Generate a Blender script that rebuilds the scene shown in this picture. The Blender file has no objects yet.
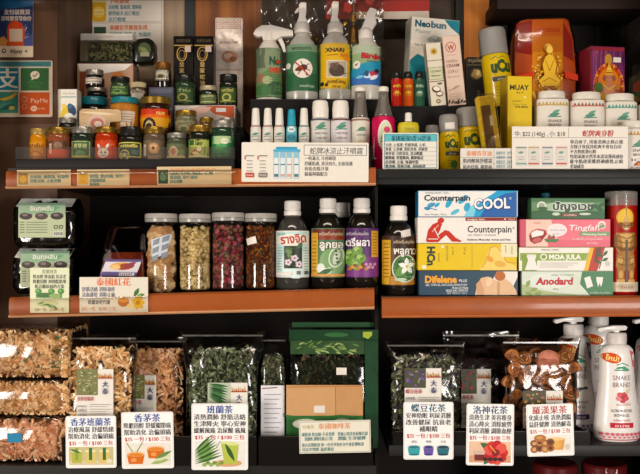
import bpy, bmesh, math, random
from mathutils import Vector, Matrix
from mathutils.geometry import tessellate_polygon
sc = bpy.context.scene
COL = sc.collection
# ---- frame: the front edge of the shelves is the plane Y = 0, 2 mm to a photo pixel there
D, S, H0, ZC = 1.7, 0.002, 250.0, 1.3
def K(Y=0.0): return S * (D + Y) / D
def X(px, Y=0.0): return (px - 320) * K(Y)
def Z(py, Y=0.0): return ZC + (H0 - py) * K(Y)
def PY(z, Y=0.0): return H0 - (z - ZC) / K(Y)
# ---- camera
cd = bpy.data.cameras.new('camera'); cam = bpy.data.objects.new('camera', cd); COL.objects.link(cam)
cam.location = (0, -D, ZC); cam.rotation_euler = (math.pi / 2, 0, 0)
cd.sensor_width = 36; cd.lens = 36 * D / (640 * S); cd.shift_y = (H0 - 237) / 640; cd.clip_start = .05
sc.camera = cam
# ---- world, lamps, exposure
w = bpy.data.worlds.new('world'); sc.world = w; w.use_nodes = True
bg = w.node_tree.nodes['Background']; bg.inputs[0].default_value = (1.0, .80, .62, 1); bg.inputs[1].default_value = .10
def area(name, loc, target, sx, sy, watts, col):
    l = bpy.data.lights.new(name, 'AREA'); l.shape = 'RECTANGLE'; l.size = sx; l.size_y = sy; l.energy = watts; l.color = col
    o = bpy.data.objects.new(name, l); COL.objects.link(o); o.location = loc
    o.rotation_euler = (Vector(target) - Vector(loc)).to_track_quat('-Z', 'Y').to_euler()
    return o
area('shop_tube_lamp', (-.1, -1.15, ZC + 1.25), (0, .1, ZC - .1), 1.8, .10, 12, (1.0, .84, .68))
area('street_daylight', (1.45, -2.5, ZC - .25), (0, 0, ZC - .36), .8, .9, 50, (1.0, .94, .88))
area('added_left_fill', (-1.95, -2.2, ZC - .25), (-.1, 0, ZC - .36), .7, .9, 56, (1.0, .92, .84))  # fill lamp added to brighten the lower left, no fixture seen there
sc.view_settings.view_transform = 'Standard'; sc.view_settings.look = 'None'
sc.view_settings.exposure = -0.17; sc.view_settings.gamma = 1.0; sc.view_settings.use_curve_mapping = False
sc.cycles.transparent_max_bounces = 24

# ---- materials
def lin(h):
    h = h.lstrip('#'); c = [int(h[i:i + 2], 16) / 255 for i in (0, 2, 4)]
    return tuple(((x + .055) / 1.055) ** 2.4 if x > .04045 else x / 12.92 for x in c) + (1,)
_M = {}
def M(hexc, r=.5, metal=0., coat=0., mott=.06, bump=0., scale=60.):
    key = (hexc, r, metal, coat, mott, bump, scale)
    if key in _M: return _M[key]
    m = bpy.data.materials.new('paint_' + hexc.strip('#')); m.use_nodes = True; nt = m.node_tree; p = nt.nodes['Principled BSDF']
    tc = nt.nodes.new('ShaderNodeTexCoord'); nz = nt.nodes.new('ShaderNodeTexNoise'); nz.inputs['Scale'].default_value = scale; nz.inputs['Detail'].default_value = 3
    nt.links.new(tc.outputs['Object'], nz.inputs['Vector'])
    mr = nt.nodes.new('ShaderNodeMapRange'); mr.inputs[1].default_value = .3; mr.inputs[2].default_value = .7
    mr.inputs[3].default_value = 1 - mott; mr.inputs[4].default_value = 1 + mott
    nt.links.new(nz.outputs[0], mr.inputs[0])
    hs = nt.nodes.new('ShaderNodeHueSaturation'); hs.inputs['Color'].default_value = lin(hexc); hs.inputs['Saturation'].default_value = 1.03
    nt.links.new(mr.outputs[0], hs.inputs['Value']); nt.links.new(hs.outputs[0], p.inputs['Base Color'])
    p.inputs['Roughness'].default_value = r; p.inputs['Metallic'].default_value = metal
    p.inputs['Specular IOR Level'].default_value = .32
    if coat: p.inputs['Coat Weight'].default_value = coat; p.inputs['Coat Roughness'].default_value = .08
    if bump:
        b = nt.nodes.new('ShaderNodeBump'); b.inputs['Strength'].default_value = bump; b.inputs['Distance'].default_value = .004
        nt.links.new(nz.outputs[0], b.inputs['Height']); nt.links.new(b.outputs[0], p.inputs['Normal'])
    _M[key] = m; return m
def film(tint='#fbf9f6', refl=.03, rough=.14, bump=.7, scale=26., opac=0., key2=''):
    key = ('film', tint, refl, rough, bump, scale, opac)
    if key in _M: return _M[key]
    m = bpy.data.materials.new('clear_plastic'); m.use_nodes = True; nt = m.node_tree; nt.nodes.clear()
    out = nt.nodes.new('ShaderNodeOutputMaterial'); tr = nt.nodes.new('ShaderNodeBsdfTransparent'); tr.inputs[0].default_value = lin(tint)
    gl = nt.nodes.new('ShaderNodeBsdfGlossy'); gl.inputs['Roughness'].default_value = rough; gl.inputs['Color'].default_value = (.9, .9, .9, 1)
    fr = nt.nodes.new('ShaderNodeFresnel'); fr.inputs[0].default_value = 1.45
    ma = nt.nodes.new('ShaderNodeMath'); ma.operation = 'MULTIPLY_ADD'; ma.use_clamp = True; ma.inputs[1].default_value = 1.0; ma.inputs[2].default_value = refl
    nt.links.new(fr.outputs[0], ma.inputs[0]); mx = nt.nodes.new('ShaderNodeMixShader')
    nt.links.new(ma.outputs[0], mx.inputs[0]); nt.links.new(tr.outputs[0], mx.inputs[1]); nt.links.new(gl.outputs[0], mx.inputs[2])
    if bump:
        tc = nt.nodes.new('ShaderNodeTexCoord'); nz = nt.nodes.new('ShaderNodeTexNoise'); nz.inputs['Scale'].default_value = scale; nz.inputs['Detail'].default_value = .8; nz.inputs['Distortion'].default_value = .8
        b = nt.nodes.new('ShaderNodeBump'); b.inputs['Strength'].default_value = bump; b.inputs['Distance'].default_value = .007
        nt.links.new(tc.outputs['Object'], nz.inputs['Vector']); nt.links.new(nz.outputs[0], b.inputs['Height'])
        nt.links.new(b.outputs[0], gl.inputs['Normal']); nt.links.new(b.outputs[0], fr.inputs['Normal'])
    last = mx
    if opac:
        df = nt.nodes.new('ShaderNodeBsdfDiffuse'); df.inputs[0].default_value = lin(tint); m2 = nt.nodes.new('ShaderNodeMixShader'); m2.inputs[0].default_value = opac
        nt.links.new(mx.outputs[0], m2.inputs[1]); nt.links.new(df.outputs[0], m2.inputs[2]); last = m2
    nt.links.new(last.outputs[0], out.inputs[0]); _M[key] = m; return m
def wood(hexa, hexb, rough=.5, sx=40, sz=3):
    key = ('wood', hexa, hexb, sx, sz)
    if key in _M: return _M[key]
    m = M(hexa + '', rough).copy(); nt = m.node_tree; p = nt.nodes['Principled BSDF']
    tc = nt.nodes.new('ShaderNodeTexCoord'); mp = nt.nodes.new('ShaderNodeMapping'); mp.inputs['Scale'].default_value = (sx, sx, sz)
    nz = nt.nodes.new('ShaderNodeTexNoise'); nz.inputs['Scale'].default_value = 1; nz.inputs['Detail'].default_value = 6
    cr = nt.nodes.new('ShaderNodeValToRGB'); cr.color_ramp.elements[0].position = .35; cr.color_ramp.elements[1].position = .68
    cr.color_ramp.elements[0].color = lin(hexa); cr.color_ramp.elements[1].color = lin(hexb)
    nt.links.new(tc.outputs['Object'], mp.inputs[0]); nt.links.new(mp.outputs[0], nz.inputs['Vector']); nt.links.new(nz.outputs[0], cr.inputs[0])
    nt.links.new(cr.outputs[0], p.inputs['Base Color']); _M[key] = m; return m

# ---- mesh builder
class MB:
    def __init__(s): s.v = []; s.f = []; s.mi = []; s.sm = []; s.mats = []
    def slot(s, m):
        if m not in s.mats: s.mats.append(m)
        return s.mats.index(m)
    def add(s, vs, fs, m, smooth=False):
        b = len(s.v); k = s.slot(m); s.v.extend([tuple(p) for p in vs])
        for f in fs: s.f.append([b + i for i in f]); s.mi.append(k); s.sm.append(smooth)
    def bm(s, bm, m, smooth=False):
        bm.verts.index_update(); s.add([v.co[:] for v in bm.verts], [[v.index for v in f.verts] for f in bm.faces], m, smooth); bm.free()
    def box(s, x0, x1, y0, y1, z0, z1, m, bev=0., zr=None, M4=None):
        bm = bmesh.new(); bmesh.ops.create_cube(bm, size=1)
        for v in bm.verts:
            x = x0 if v.co.x < 0 else x1; y = y0 if v.co.y < 0 else y1; z = z0 if v.co.z < 0 else z1
            if zr is not None and v.co.x > 0: z += zr
            v.co = (x, y, z)
        if bev: bmesh.ops.bevel(bm, geom=bm.edges[:], offset=bev, segments=2, profile=.5, affect='EDGES', clamp_overlap=True)
        if M4 is not None: bmesh.ops.transform(bm, matrix=M4, verts=bm.verts[:])
        s.bm(bm, m)
        return s
    def prism(s, poly, y0, y1, m, bev=0., smooth=False):
        bm = bmesh.new(); vs = [bm.verts.new((x, y0, z)) for x, z in poly]; f = bm.faces.new(vs)
        r = bmesh.ops.extrude_face_region(bm, geom=[f]); bmesh.ops.translate(bm, vec=(0, y1 - y0, 0), verts=[e for e in r['geom'] if isinstance(e, bmesh.types.BMVert)])
        if bev: bmesh.ops.bevel(bm, geom=bm.edges[:], offset=bev, segments=2, profile=.5, affect='EDGES', clamp_overlap=True)
        bmesh.ops.recalc_face_normals(bm, faces=bm.faces[:]); s.bm(bm, m, smooth); return s
    def lathe(s, prof, m, n=32, sy=1., pw=2., cx=0., cy=0., smooth=True):
        vs = []; fs = []; R = len(prof)
        for r, z in prof:
            for i in range(n):
                a = 2 * math.pi * i / n; c, q = math.cos(a), math.sin(a)
                e = 2. / pw
                vs.append((cx + r * math.copysign(abs(c) ** e, c), cy + sy * r * math.copysign(abs(q) ** e, q), z))
        for j in range(R - 1):
            for i in range(n):
                k = (i + 1) % n; fs.append([j * n + i, j * n + k, (j + 1) * n + k, (j + 1) * n + i])
        if prof[0][0] > 1e-6: fs.append(list(range(n))[::-1])
        if prof[-1][0] > 1e-6: fs.append([(R - 1) * n + i for i in range(n)])
        s.add(vs, fs, m, smooth); return s
    def tube(s, path, r, m, n=8):
        vs = []; fs = []; P = [Vector(p) for p in path]
        for i, p in enumerate(P):
            t = (P[min(i + 1, len(P) - 1)] - P[max(i - 1, 0)]).normalized(); a = t.orthogonal().normalized(); b = t.cross(a)
            rr = r[i] if isinstance(r, (list, tuple)) else r
            vs += [p + (a * math.cos(2 * math.pi * k / n) + b * math.sin(2 * math.pi * k / n)) * rr for k in range(n)]
        for j in range(len(P) - 1):
            for i in range(n): k = (i + 1) % n; fs.append([j * n + i, j * n + k, (j + 1) * n + k, (j + 1) * n + i])
        fs += [list(range(n))[::-1], [(len(P) - 1) * n + i for i in range(n)]]
        s.add(vs, fs, m, True); return s
    def build(s, name, parent=None, loc=None, rot=None):
        me = bpy.data.meshes.new(name); me.from_pydata(s.v, [], s.f)
        for m in s.mats: me.materials.append(m)
        me.polygons.foreach_set('material_index', s.mi); me.polygons.foreach_set('use_smooth', s.sm)
        me.update(); me.set_sharp_from_angle(angle=math.radians(38))
        o = bpy.data.objects.new(name, me); COL.objects.link(o)
        if parent: o.parent = parent
        if loc: o.location = loc
        if rot: o.rotation_euler = rot
        return o
def tag(o, label=None, cat=None, group=None, kind=None):
    if label: o['label'] = label
    if cat: o['category'] = cat
    if group: o['group'] = group
    if kind: o['kind'] = kind
    return o
def thing(name, label, cat, loc, group=None, rot=(0, 0, 0)):
    o = bpy.data.objects.new(name, None); COL.objects.link(o); o.location = loc; o.rotation_euler = rot; o.empty_display_size = .02
    return tag(o, label, cat, group)
def structure(name, mb): return tag(mb.build(name), kind='structure')

# ---- printed art, drawn in photo pixels on a flat or round face
_G = {}
def glyphs(txt, bold):
    key = (txt, bold)
    if key in _G: return _G[key]
    c = bpy.data.curves.new('lettering', 'FONT'); c.body = txt; c.size = 1; c.resolution_u = 2; ascii_ = all(ord(q) < 0x2E80 for q in txt); c.offset = bold if ascii_ else 0; c.fill_mode = 'FRONT'
    o = bpy.data.objects.new('lettering', c); COL.objects.link(o)
    me = bpy.data.meshes.new_from_object(o); me.calc_loop_triangles()
    vs = [(v.co.x, v.co.y) for v in me.vertices]; ts = [tuple(t.vertices) for t in me.loop_triangles]
    bpy.data.objects.remove(o); bpy.data.curves.remove(c); bpy.data.meshes.remove(me)
    _G[key] = (vs, ts); return _G[key]
INK = dict(rough=.45)
class Art:
    def __init__(s, mb, pxc, pyb, k, rfun=None, sy=1., pw=2., rough=.45, step=.00006, d0=.0002, y0=0., xy=None):
        s.mb, s.pxc, s.pyb, s.k, s.rf, s.sy, s.pw, s.rough, s.step, s.d, s.y0 = mb, pxc, pyb, k, rfun, sy, pw, rough, step, d0, y0
    def mp(s, px, py):
        u = (px - s.pxc) * s.k; v = (s.pyb - py) * s.k
        if s.rf is None: return (u, s.y0 - s.d, v)
        r = s.rf(v); q = max(-.995, min(.995, u / r)); y = (1 - abs(q) ** s.pw) ** (1 / s.pw)
        return (q * (r + s.d), -s.sy * r * y - s.d * max(y, .3), v)
    def tris(s, T, col):
        m = col if not isinstance(col, str) else M(col, s.rough, mott=.03); s.d += s.step
        if s.rf is None:
            s.mb.add([s.mp(*p) for t in T for p in t], [[3 * i, 3 * i + 1, 3 * i + 2] for i in range(len(T))], m); return
        lim = 2.2; out = []; st = list(T)
        while st:
            t = st.pop(); e = [abs(t[i][0] - t[(i + 1) % 3][0]) for i in range(3)]; j = e.index(max(e))
            if e[j] > lim:
                a, b, c = t[j], t[(j + 1) % 3], t[(j + 2) % 3]; mm = ((a[0] + b[0]) / 2, (a[1] + b[1]) / 2); st += [(a, mm, c), (mm, b, c)]
            else: out.append(t)
        s.mb.add([s.mp(*p) for t in out for p in t], [[3 * i, 3 * i + 1, 3 * i + 2] for i in range(len(out))], m)
    def poly(s, P, col):
        t = tessellate_polygon([[Vector((p[0], p[1], 0)) for p in P]])
        s.tris([tuple(tuple(P[i]) for i in q) for q in t], col)
    def rect(s, x0, y0, x1, y1, col): s.poly([(x0, y0), (x1, y0), (x1, y1), (x0, y1)], col)
    def ell(s, x, y, rx, ry, col, rot=0., n=18):
        c, q = math.cos(math.radians(rot)), math.sin(math.radians(rot))
        s.poly([(x + rx * math.cos(2 * math.pi * i / n) * c - ry * math.sin(2 * math.pi * i / n) * q, y + rx * math.cos(2 * math.pi * i / n) * q + ry * math.sin(2 * math.pi * i / n) * c) for i in range(n)], col)
    def leaf(s, x, y, L, W, rot, col):
        c, q = math.cos(math.radians(rot)), math.sin(math.radians(rot)); P = []
        for i in range(9): t = i / 8; P.append((t * L, W / 2 * math.sin(math.pi * t)))
        for i in range(7, 0, -1): t = i / 8; P.append((t * L, -W / 2 * math.sin(math.pi * t)))
        s.poly([(x + a * c - b * q, y + a * q + b * c) for a, b in P], col)
    def line(s, P, wd, col):
        T = []
        for (a, b), (c, d) in zip(P, P[1:]):
            L = math.hypot(c - a, d - b) or 1; nx, ny = -(d - b) / L * wd / 2, (c - a) / L * wd / 2
            T += [((a + nx, b + ny), (c + nx, d + ny), (c - nx, d - ny)), ((a + nx, b + ny), (c - nx, d - ny), (a - nx, b - ny))]
        s.tris(T, col)
    def frame(s, x0, y0, x1, y1, wd, col): s.line([(x0, y0), (x1, y0), (x1, y1), (x0, y1), (x0, y0)], wd, col)
    def text(s, txt, px, py, h, col, w=None, al='L', bold=0., rot=0., shear=0., arc=0.):
        vs, ts = glyphs(txt, bold)
        if not ts: return
        x0 = min(v[0] for v in vs); x1 = max(v[0] for v in vs); W = (x1 - x0) or 1
        sx = h if w is None else w / W
        off = {'L': 0, 'C': -W * sx / 2, 'R': -W * sx}[al]
        c, q = math.cos(math.radians(rot)), math.sin(math.radians(rot)); P = []
        for a, b in vs:
            u = (a - x0) * sx + off + b * h * shear; v = b * h
            P.append((px + u * c - v * q, py - (u * q + v * c)))
        if bold and any(ord(g) >= 0x2E80 for g in txt):      # heavier strokes: the characters twice, a little apart
            e = min(bold, .03) * sx; s.tris([tuple((P[i][0] - e, P[i][1]) for i in t) for t in ts], col); s.tris([tuple((P[i][0] + e, P[i][1]) for i in t) for t in ts], col)
        else: s.tris([tuple(P[i] for i in t) for t in ts], col)

# ---- builders
class ShiftArt:
    """the same drawing moved sideways on the face"""
    def __init__(s, A, dx): s.A, s.dx = A, dx
    def rect(s, x0, y0, x1, y1, c): s.A.rect(x0 + s.dx, y0, x1 + s.dx, y1, c)
    def poly(s, P, c): s.A.poly([(x + s.dx, y) for x, y in P], c)
    def ell(s, x, *a, **k): s.A.ell(x + s.dx, *a, **k)
    def leaf(s, x, *a, **k): s.A.leaf(x + s.dx, *a, **k)
    def line(s, P, *a): s.A.line([(x + s.dx, y) for x, y in P], *a)
    def frame(s, x0, y0, x1, y1, *a): s.A.frame(x0 + s.dx, y0, x1 + s.dx, y1, *a)
    def text(s, t, x, *a, **k): s.A.text(t, x + s.dx, *a, **k)
def rrect(x0, x1, z0, z1, r, n=4):
    P = []
    for cx, cz, a0 in ((x1 - r, z1 - r, 0), (x0 + r, z1 - r, 90), (x0 + r, z0 + r, 180), (x1 - r, z0 + r, 270)):
        for i in range(n + 1): a = math.radians(a0 + 90 * i / n); P.append((cx + r * math.cos(a), cz + r * math.sin(a)))
    return P
def card(name, label, cat, x0, x1, y0, y1, Y, bgc, draw, rad=2., th=.0014, group=None, rot=(0, 0, 0), z=None, rough=.4):
    k = K(Y); mb = MB(); w_ = (x1 - x0) * k; h_ = (y1 - y0) * k; c = (x0 + x1) / 2
    mb.prism(rrect(-w_ / 2, w_ / 2, 0, h_, rad * k), 0, th, M(bgc, rough, mott=.02))
    draw(Art(mb, c, y1, k, rough=rough, d0=.00008, step=.00004))
    return tag(mb.build(name, None, (X(c, Y), Y, Z(y1, Y) if z is None else z), rot), label, cat, group)
def carton(name, label, cat, x0, x1, y0, Y, dep, z, facec, draw, sidec=None, yb=None, group=None, rot=(0, 0, 0), pivot=0., rough=.42, bev=.0008):
    """a folded board box; z = what it stands on, y0 = its top row in the photo"""
    k = K(Y); mb = MB(); w_ = (x1 - x0) * k; pyb = PY(z, Y); h_ = (pyb - y0) * k; c = (x0 + x1) / 2; px = c + pivot * (x1 - x0) / 2
    o = (c - px) * k
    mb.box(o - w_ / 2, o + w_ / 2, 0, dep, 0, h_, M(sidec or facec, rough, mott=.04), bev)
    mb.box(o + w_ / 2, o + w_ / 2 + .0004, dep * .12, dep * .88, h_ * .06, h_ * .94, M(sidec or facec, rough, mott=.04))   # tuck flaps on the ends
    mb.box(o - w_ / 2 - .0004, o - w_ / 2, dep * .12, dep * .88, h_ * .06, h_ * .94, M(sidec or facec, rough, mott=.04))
    A = Art(mb, px, pyb, k, rough=rough, d0=.00005, step=.00005)
    A.rect(x0 + .5, y0 + .5, x1 - .5, pyb - .5, facec)
    draw(A, pyb)
    return tag(mb.build(name, None, (X(px, Y), Y, z), rot), label, cat, group)
def vessel(name, label, cat, c, Y, z, parts, group=None, sy=1., pw=2., rot=(0, 0, 0), tags=None):
    """parts: (part name, [(half width px, row)], material, draw or None, sy, pw); a row of None is the base"""
    k = K(Y); pyb = PY(z, Y); t = thing(name, label, cat, (X(c, Y), Y, z), group, rot)
    for p in parts:
        nm, prof, m, draw = p[:4]; s2 = p[4] if len(p) > 4 else sy; p2 = p[5] if len(p) > 5 else pw
        pr = [(a * k, (pyb - (pyb if b is None else b)) * k) for a, b in prof]; mb = MB(); mb.lathe(pr, m, 36, s2, p2)
        if draw:
            q = sorted([(v, r) for r, v in pr if r > 0])
            def rf(v, q=q):
                if v <= q[0][0]: return q[0][1]
                for (a, b), (c2, d) in zip(q, q[1:]):
                    if v <= c2: return b if c2 - a < 1e-9 else b + (d - b) * (v - a) / (c2 - a)
                return q[-1][1]
            draw(Art(mb, c, pyb, k, rf, s2, p2, step=.00005))
        mb.build(nm, t)
    return t
def copy_tree(o, parent=None):
    c = o.copy(); COL.objects.link(c)
    if parent: c.parent = parent
    for ch in o.children: copy_tree(ch, c)
    return c
# loose dried stuff
def piece(mb, rng, kind, p, m, sc_=1., up=None):
    if kind == 'straw':
        L = rng.uniform(.012, .026) * sc_; wd = rng.uniform(.0022, .0052) * sc_; a = rng.uniform(0, math.pi); t = Vector((math.cos(a), rng.uniform(-.45, .45), math.sin(a))).normalized()
        n = Vector((rng.uniform(-.6, .6), -1, rng.uniform(-.6, .8))); b = t.cross(n).normalized(); n = b.cross(t); bend = rng.uniform(-.12, .12) * L; vs = []
        for i in range(4):
            s_ = i / 3 - .5; q = Vector(p) + t * L * s_ + n * bend * (4 * s_ * s_) ; ww = wd * (1 - .5 * abs(s_) * 2 * rng.random())
            vs += [q + b * ww / 2, q + n * wd * .25, q - b * ww / 2]
        fs = []
        for i in range(3): fs += [[3 * i, 3 * i + 1, 3 * i + 4, 3 * i + 3], [3 * i + 1, 3 * i + 2, 3 * i + 5, 3 * i + 4]]
        mb.add(vs, fs, m)
    elif kind == 'leaf':
        L = rng.uniform(.006, .015) * sc_; wd = L * rng.uniform(.25, .7); a = rng.uniform(0, 2 * math.pi); t = Vector((math.cos(a), rng.uniform(-.6, .6), math.sin(a))).normalized()
        n = Vector((rng.uniform(-.9, .9), -1, rng.uniform(-.9, .9))); b = t.cross(n).normalized(); n = b.cross(t); q = Vector(p); cu = rng.uniform(-.4, .4) * L
        vs = [q - t * L / 2, q + b * wd / 2 + n * cu, q + t * L / 2 + n * cu * .5, q - b * wd / 2 + n * cu * .6, q - n * cu * .2]
        mb.add(vs, [[0, 1, 4], [1, 2, 4], [2, 3, 4], [3, 0, 4]], m)
    else:
        bm = bmesh.new(); bmesh.ops.create_icosphere(bm, subdivisions=1, radius=1)
        e = {'nut': (.0052, .0046, .0068), 'bud': (.0062, .0062, .0078), 'bit': (.003, .003, .0045)}[kind]
        R = Matrix.Rotation(rng.uniform(0, 6.28), 4, 'X') @ Matrix.Rotation(rng.uniform(0, 6.28), 4, 'Y')
        for v in bm.verts: j = rng.uniform(.82, 1.14); v.co = Vector(p) + R @ Vector((v.co.x * e[0] * sc_ * j, v.co.y * e[1] * sc_ * j, v.co.z * e[2] * sc_ * j))
        mb.bm(bm, m, True)
def clampv(mb, ax, y0, y1, z0, z1):
    mb.v = [(max(-ax, min(ax, x)), max(y0, min(y1, y)), max(z0, min(z1, z))) for x, y, z in mb.v]
def bag(name, label, c, hw, ytop, Y, z, dep, fill, group=None, cont=None, label_draw=None, lab=None, seal='#d8d4cc', filmmat=None, flare=1.06, seed=1, cat='bag', rot=(0, 0, 0), core='#1d160f', zipm=None, zh=1.6):
    """stand-up pouch: film, what is in it, a zip seal across the top and a paper label. fill = row the contents reach"""
    k = K(Y); pyb = PY(z, Y); h = (pyb - ytop) * k; a = hw * k; b = dep / 2; rng = random.Random(seed)
    t = thing(name, label, cat, (X(c, Y), Y, z), group, rot); mb = MB(); n = 40; rows = 15; vs = []; fs = []
    hf = (pyb - fill) * k
    def sec(v):
        q = min(1, v / h); tf = 1. if v < hf * .9 else max(.03, 1 - ((v - hf * .9) / max(h - hf * .9, 1e-4)) ** .8)
        tf *= min(1, .7 + v / (.08 * h) * .3); af = (1. if q < .7 else 1 + (flare - 1) * (q - .7) / .3) * min(1, .9 + v / (.1 * h) * .1)
        return a * af, b * tf
    ph = rng.uniform(0, 6)
    for j in range(rows + 1):
        v = h * j / rows; A_, B_ = sec(v)
        for i in range(n):
            g = 2 * math.pi * i / n; cs, sn = math.cos(g), math.sin(g); e = .5
            x = A_ * math.copysign(abs(cs) ** e, cs); y = B_ * math.copysign(abs(sn) ** e, sn)
            wv = .0012 * math.sin(x * 160 + ph + v * 40) + .001 * math.sin(v * 190 + x * 60)
            vs.append((x + .001 * math.sin(v * 110 + ph) * abs(cs), y * (1 + 0) + wv * (1 if v < h * .9 else 2.2), v))
    for j in range(rows):
        for i in range(n): q = (i + 1) % n; fs.append([j * n + i, j * n + q, (j + 1) * n + q, (j + 1) * n + i])
    fs.append(list(range(n))[::-1]); mb.add(vs, fs, filmmat or film(), True); mb.build('clear_film', t)
    s_ = MB(); A_ = sec(h)[0]
    zz = h - 5 * k
    s_.box(-A_ * .93, A_ * .93, -.0022 - sec(zz)[1] * .9, -.0012 - sec(zz)[1] * .9, zz, zz + zh * k, zipm or film(seal, .06, .2, 0, 45., .12)); s_.build('zip_seal', t)
    if cont:
        cm = MB(); kind, count, cols, sc_ = cont
        cp = [(r * a * .86, v) for r, v in ((.9, .003), (1, .02 * h), (1, hf * .8), (.8, hf * .93), (.3, hf * .97))]
        cm.lathe(cp, M(core, .9, mott=.3), 28, b * .84 / (a * .86), 4.)
        for i in range(count):
            m = M(rng.choice(cols), .75, mott=.12); u = rng.random()
            v = rng.uniform(.006, hf * .97)
            lim = 1. if v < hf * .8 else 1 - .35 * ((v - hf * .8) / (hf * .2))
            if u < .84: x = rng.uniform(-.9, .9) * a * lim; edge = max(0, (abs(x) / a - .72) / .28); y = -b * (.92 - .45 * edge ** 1.6) * (1 - .3 * (1 - lim)) + rng.uniform(0, .006)
            else: x = rng.choice((-1, 1)) * a * rng.uniform(.86, .93) * lim; y = rng.uniform(-.6, .6) * b
            piece(cm, rng, kind, (x, y, v), m, sc_)
        clampv(cm, a * .96, -b * .98, b * .95, .0015, hf)
        o = cm.build('contents', t); o['kind'] = 'stuff'
    if label_draw:
        lm = MB(); x0, y0, x1, y1 = lab[:4]; lc = lab[4] if len(lab) > 4 else '#e9e4da'
        yy = -b - .0035; lm.box((x0 - c) * k, (x1 - c) * k, yy, yy + .0006, (pyb - y1) * k, (pyb - y0) * k, M(lc, .5, mott=.02))
        A = Art(lm, c, pyb, k, y0=yy, d0=.0001, step=.00005); label_draw(A); lm.build('paper_label', t)
    return t
# ================= the setting
floor = MB(); floor.box(-4, 4, -4, 1.2, -.05, 0, M('#6b5a4c', .6, mott=.12, scale=8)); structure('floor', floor)
wb = MB(); YB = .43
wb.box(-1.2, X(82, YB), YB, YB + .06, 0, 2.6, M('#3a2a20', .6)); structure('wall_back', wb)
w2 = MB(); w2.box(X(82, YB), X(185, YB), YB, YB + .05, 0, 2.6, wood('#8f7a62', '#a8927a', .55, 30, 2)); structure('wall_panel', w2)
w3 = MB(); w3.box(X(195, YB), X(262, YB), YB, YB + .05, 0, 2.6, wood('#6e3d1c', '#a2612c', .5, 45, 2)); structure('wall_board', w3)
w4 = MB(); w4.box(X(456, YB), 1.4, YB, YB + .05, 0, 2.6, M('#1c120d', .7)); structure('wall_right', w4)
w5 = MB(); w5.box(X(262, YB), X(456, YB), YB, YB + .05, 0, 2.6, M('#43352a', .6, mott=.2, scale=20)); structure('wall_center', w5)
t1 = MB(); t1.box(X(185, YB), X(195, YB), YB - .006, YB + .05, 1.3, 2.6, M('#20282c', .5)); structure('trim_1', t1)
t2 = MB(); t2.box(X(464, .40), X(489, .40), .40, YB, 1.5, 2.6, wood('#b5641c', '#d9862c', .5, 30, 2))
structure('trim_2', t2)
t3 = MB(); t3.box(X(456, .40), X(463.5, .40), .405, YB, 1.5, 2.6, M('#15110e', .6)); structure('trim_3', t3)
t5 = MB(); t5.box(X(500, .42), X(507, .42), .415, YB, 1.5, 2.6, M('#5b5a4c', .6)); structure('trim_4', t5)
wl = MB(); wl.box(-1.2, X(57, .14), .142, YB, 0, 2.6, wood('#4a3224', '#664835', .6, 14, 3)); structure('wall_left', wl)
cl = MB(); cl.box(-1.2, 1.4, -.05, YB + .05, 2.12, 2.2, M('#3b2a20', .7)); structure('ceiling', cl)

# ================= shelving
TERRA, LIP, BLK = '#a05428', '#c8946c', '#141110'
def board(x0, x1, dep, z0, z1, th, m):
    mb = MB(); mb.box(x0, x1, 0.0, dep, z0 - th, z0, M(m, .45), 0, zr=z1 - z0); return mb
def strip(x0, x1, za, zb, ha, hb, mats, parent, name='edge_strip'):
    """a moulded price rail on the front of a shelf, za/zb its top ends, ha/hb its height"""
    mb = MB(); prof = [(0, 0), (-.006, -.02), (-.010, -.10), (-.012, -.35), (-.012, -.65), (-.010, -.86)]; lipp = [(-.010, -.86), (-.0145, -.88), (-.0155, -.94), (-.013, -1.0), (0, -1.0)]
    for P, m in ((prof, mats[0]), (lipp, mats[1])):
        vs = []
        for y, q in P: vs += [(x0, y, za + q * ha), (x1, y, zb + q * hb)]
        mb.add(vs, [[2 * i, 2 * i + 2, 2 * i + 3, 2 * i + 1] for i in range(len(P) - 1)], m, True)
    for x, z_, h_ in ((x0, za, ha), (x1, zb, hb)):
        pts = prof + lipp[1:]; vs = [(x, y, z_ + q * h_) for y, q in pts]; mb.add(vs, [list(range(len(vs)))], mats[0])
    return mb.build(name, parent)
ter = M(TERRA, .38, coat=.25, mott=.08, scale=25); lip = M(LIP, .3)
XL0, XL1 = X(8), X(375.5)
zTL = ZC + .163
def lerp(a, b, t): return a + (b - a) * t
def zML(px): return lerp(Z(297.5), Z(288.2), (px - 10) / 364.)
def zMLy(px, Y): return zML(320 + (px - 320) * K(Y) / S)
zTR = ZC + .1615; zMR = Z(296.2); zBL = ZC - .4315; zBR = ZC - .3895
def pocket(x0, x1, zt_, zb_, hh, parent):
    mb = MB(); P = [(-.0166, -.10), (-.0192, -.22), (-.0208, -.42), (-.0206, -.62), (-.0188, -.80), (-.0168, -.92)]; vs = []
    for y, q in P: vs += [(x0, y, zt_ + q * hh), (x1, y, zb_ + q * hh)]
    mb.add(vs, [[2 * i, 2 * i + 2, 2 * i + 3, 2 * i + 1] for i in range(len(P) - 1)], film('#fbf8f4', .01, .1, 0), True); mb.build('ticket_pocket', parent)
def shelf(bm, label):
    return tag(bm.build('display_shelf'), label, 'shelf', 'shelves of the display')
b_ = shelf(board(XL0, XL1, .40, zTL, zTL, .03, '#2a1d16'), 'shelf with a terracotta rail and cream tags under the balm jars')
strip(XL0, XL1, Z(170.6), Z(167.2), Z(170.6) - Z(189.2), Z(167.2) - Z(185.8), (ter, lip), b_); pocket(X(10), X(236), Z(170.6), Z(168.5), Z(170.6) - Z(189.2), b_)
b_ = shelf(board(X(11), X(374), .40, zML(11), zML(374), .03, '#1d1512'), 'shelf with a terracotta rail under the clear herb jars')
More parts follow.
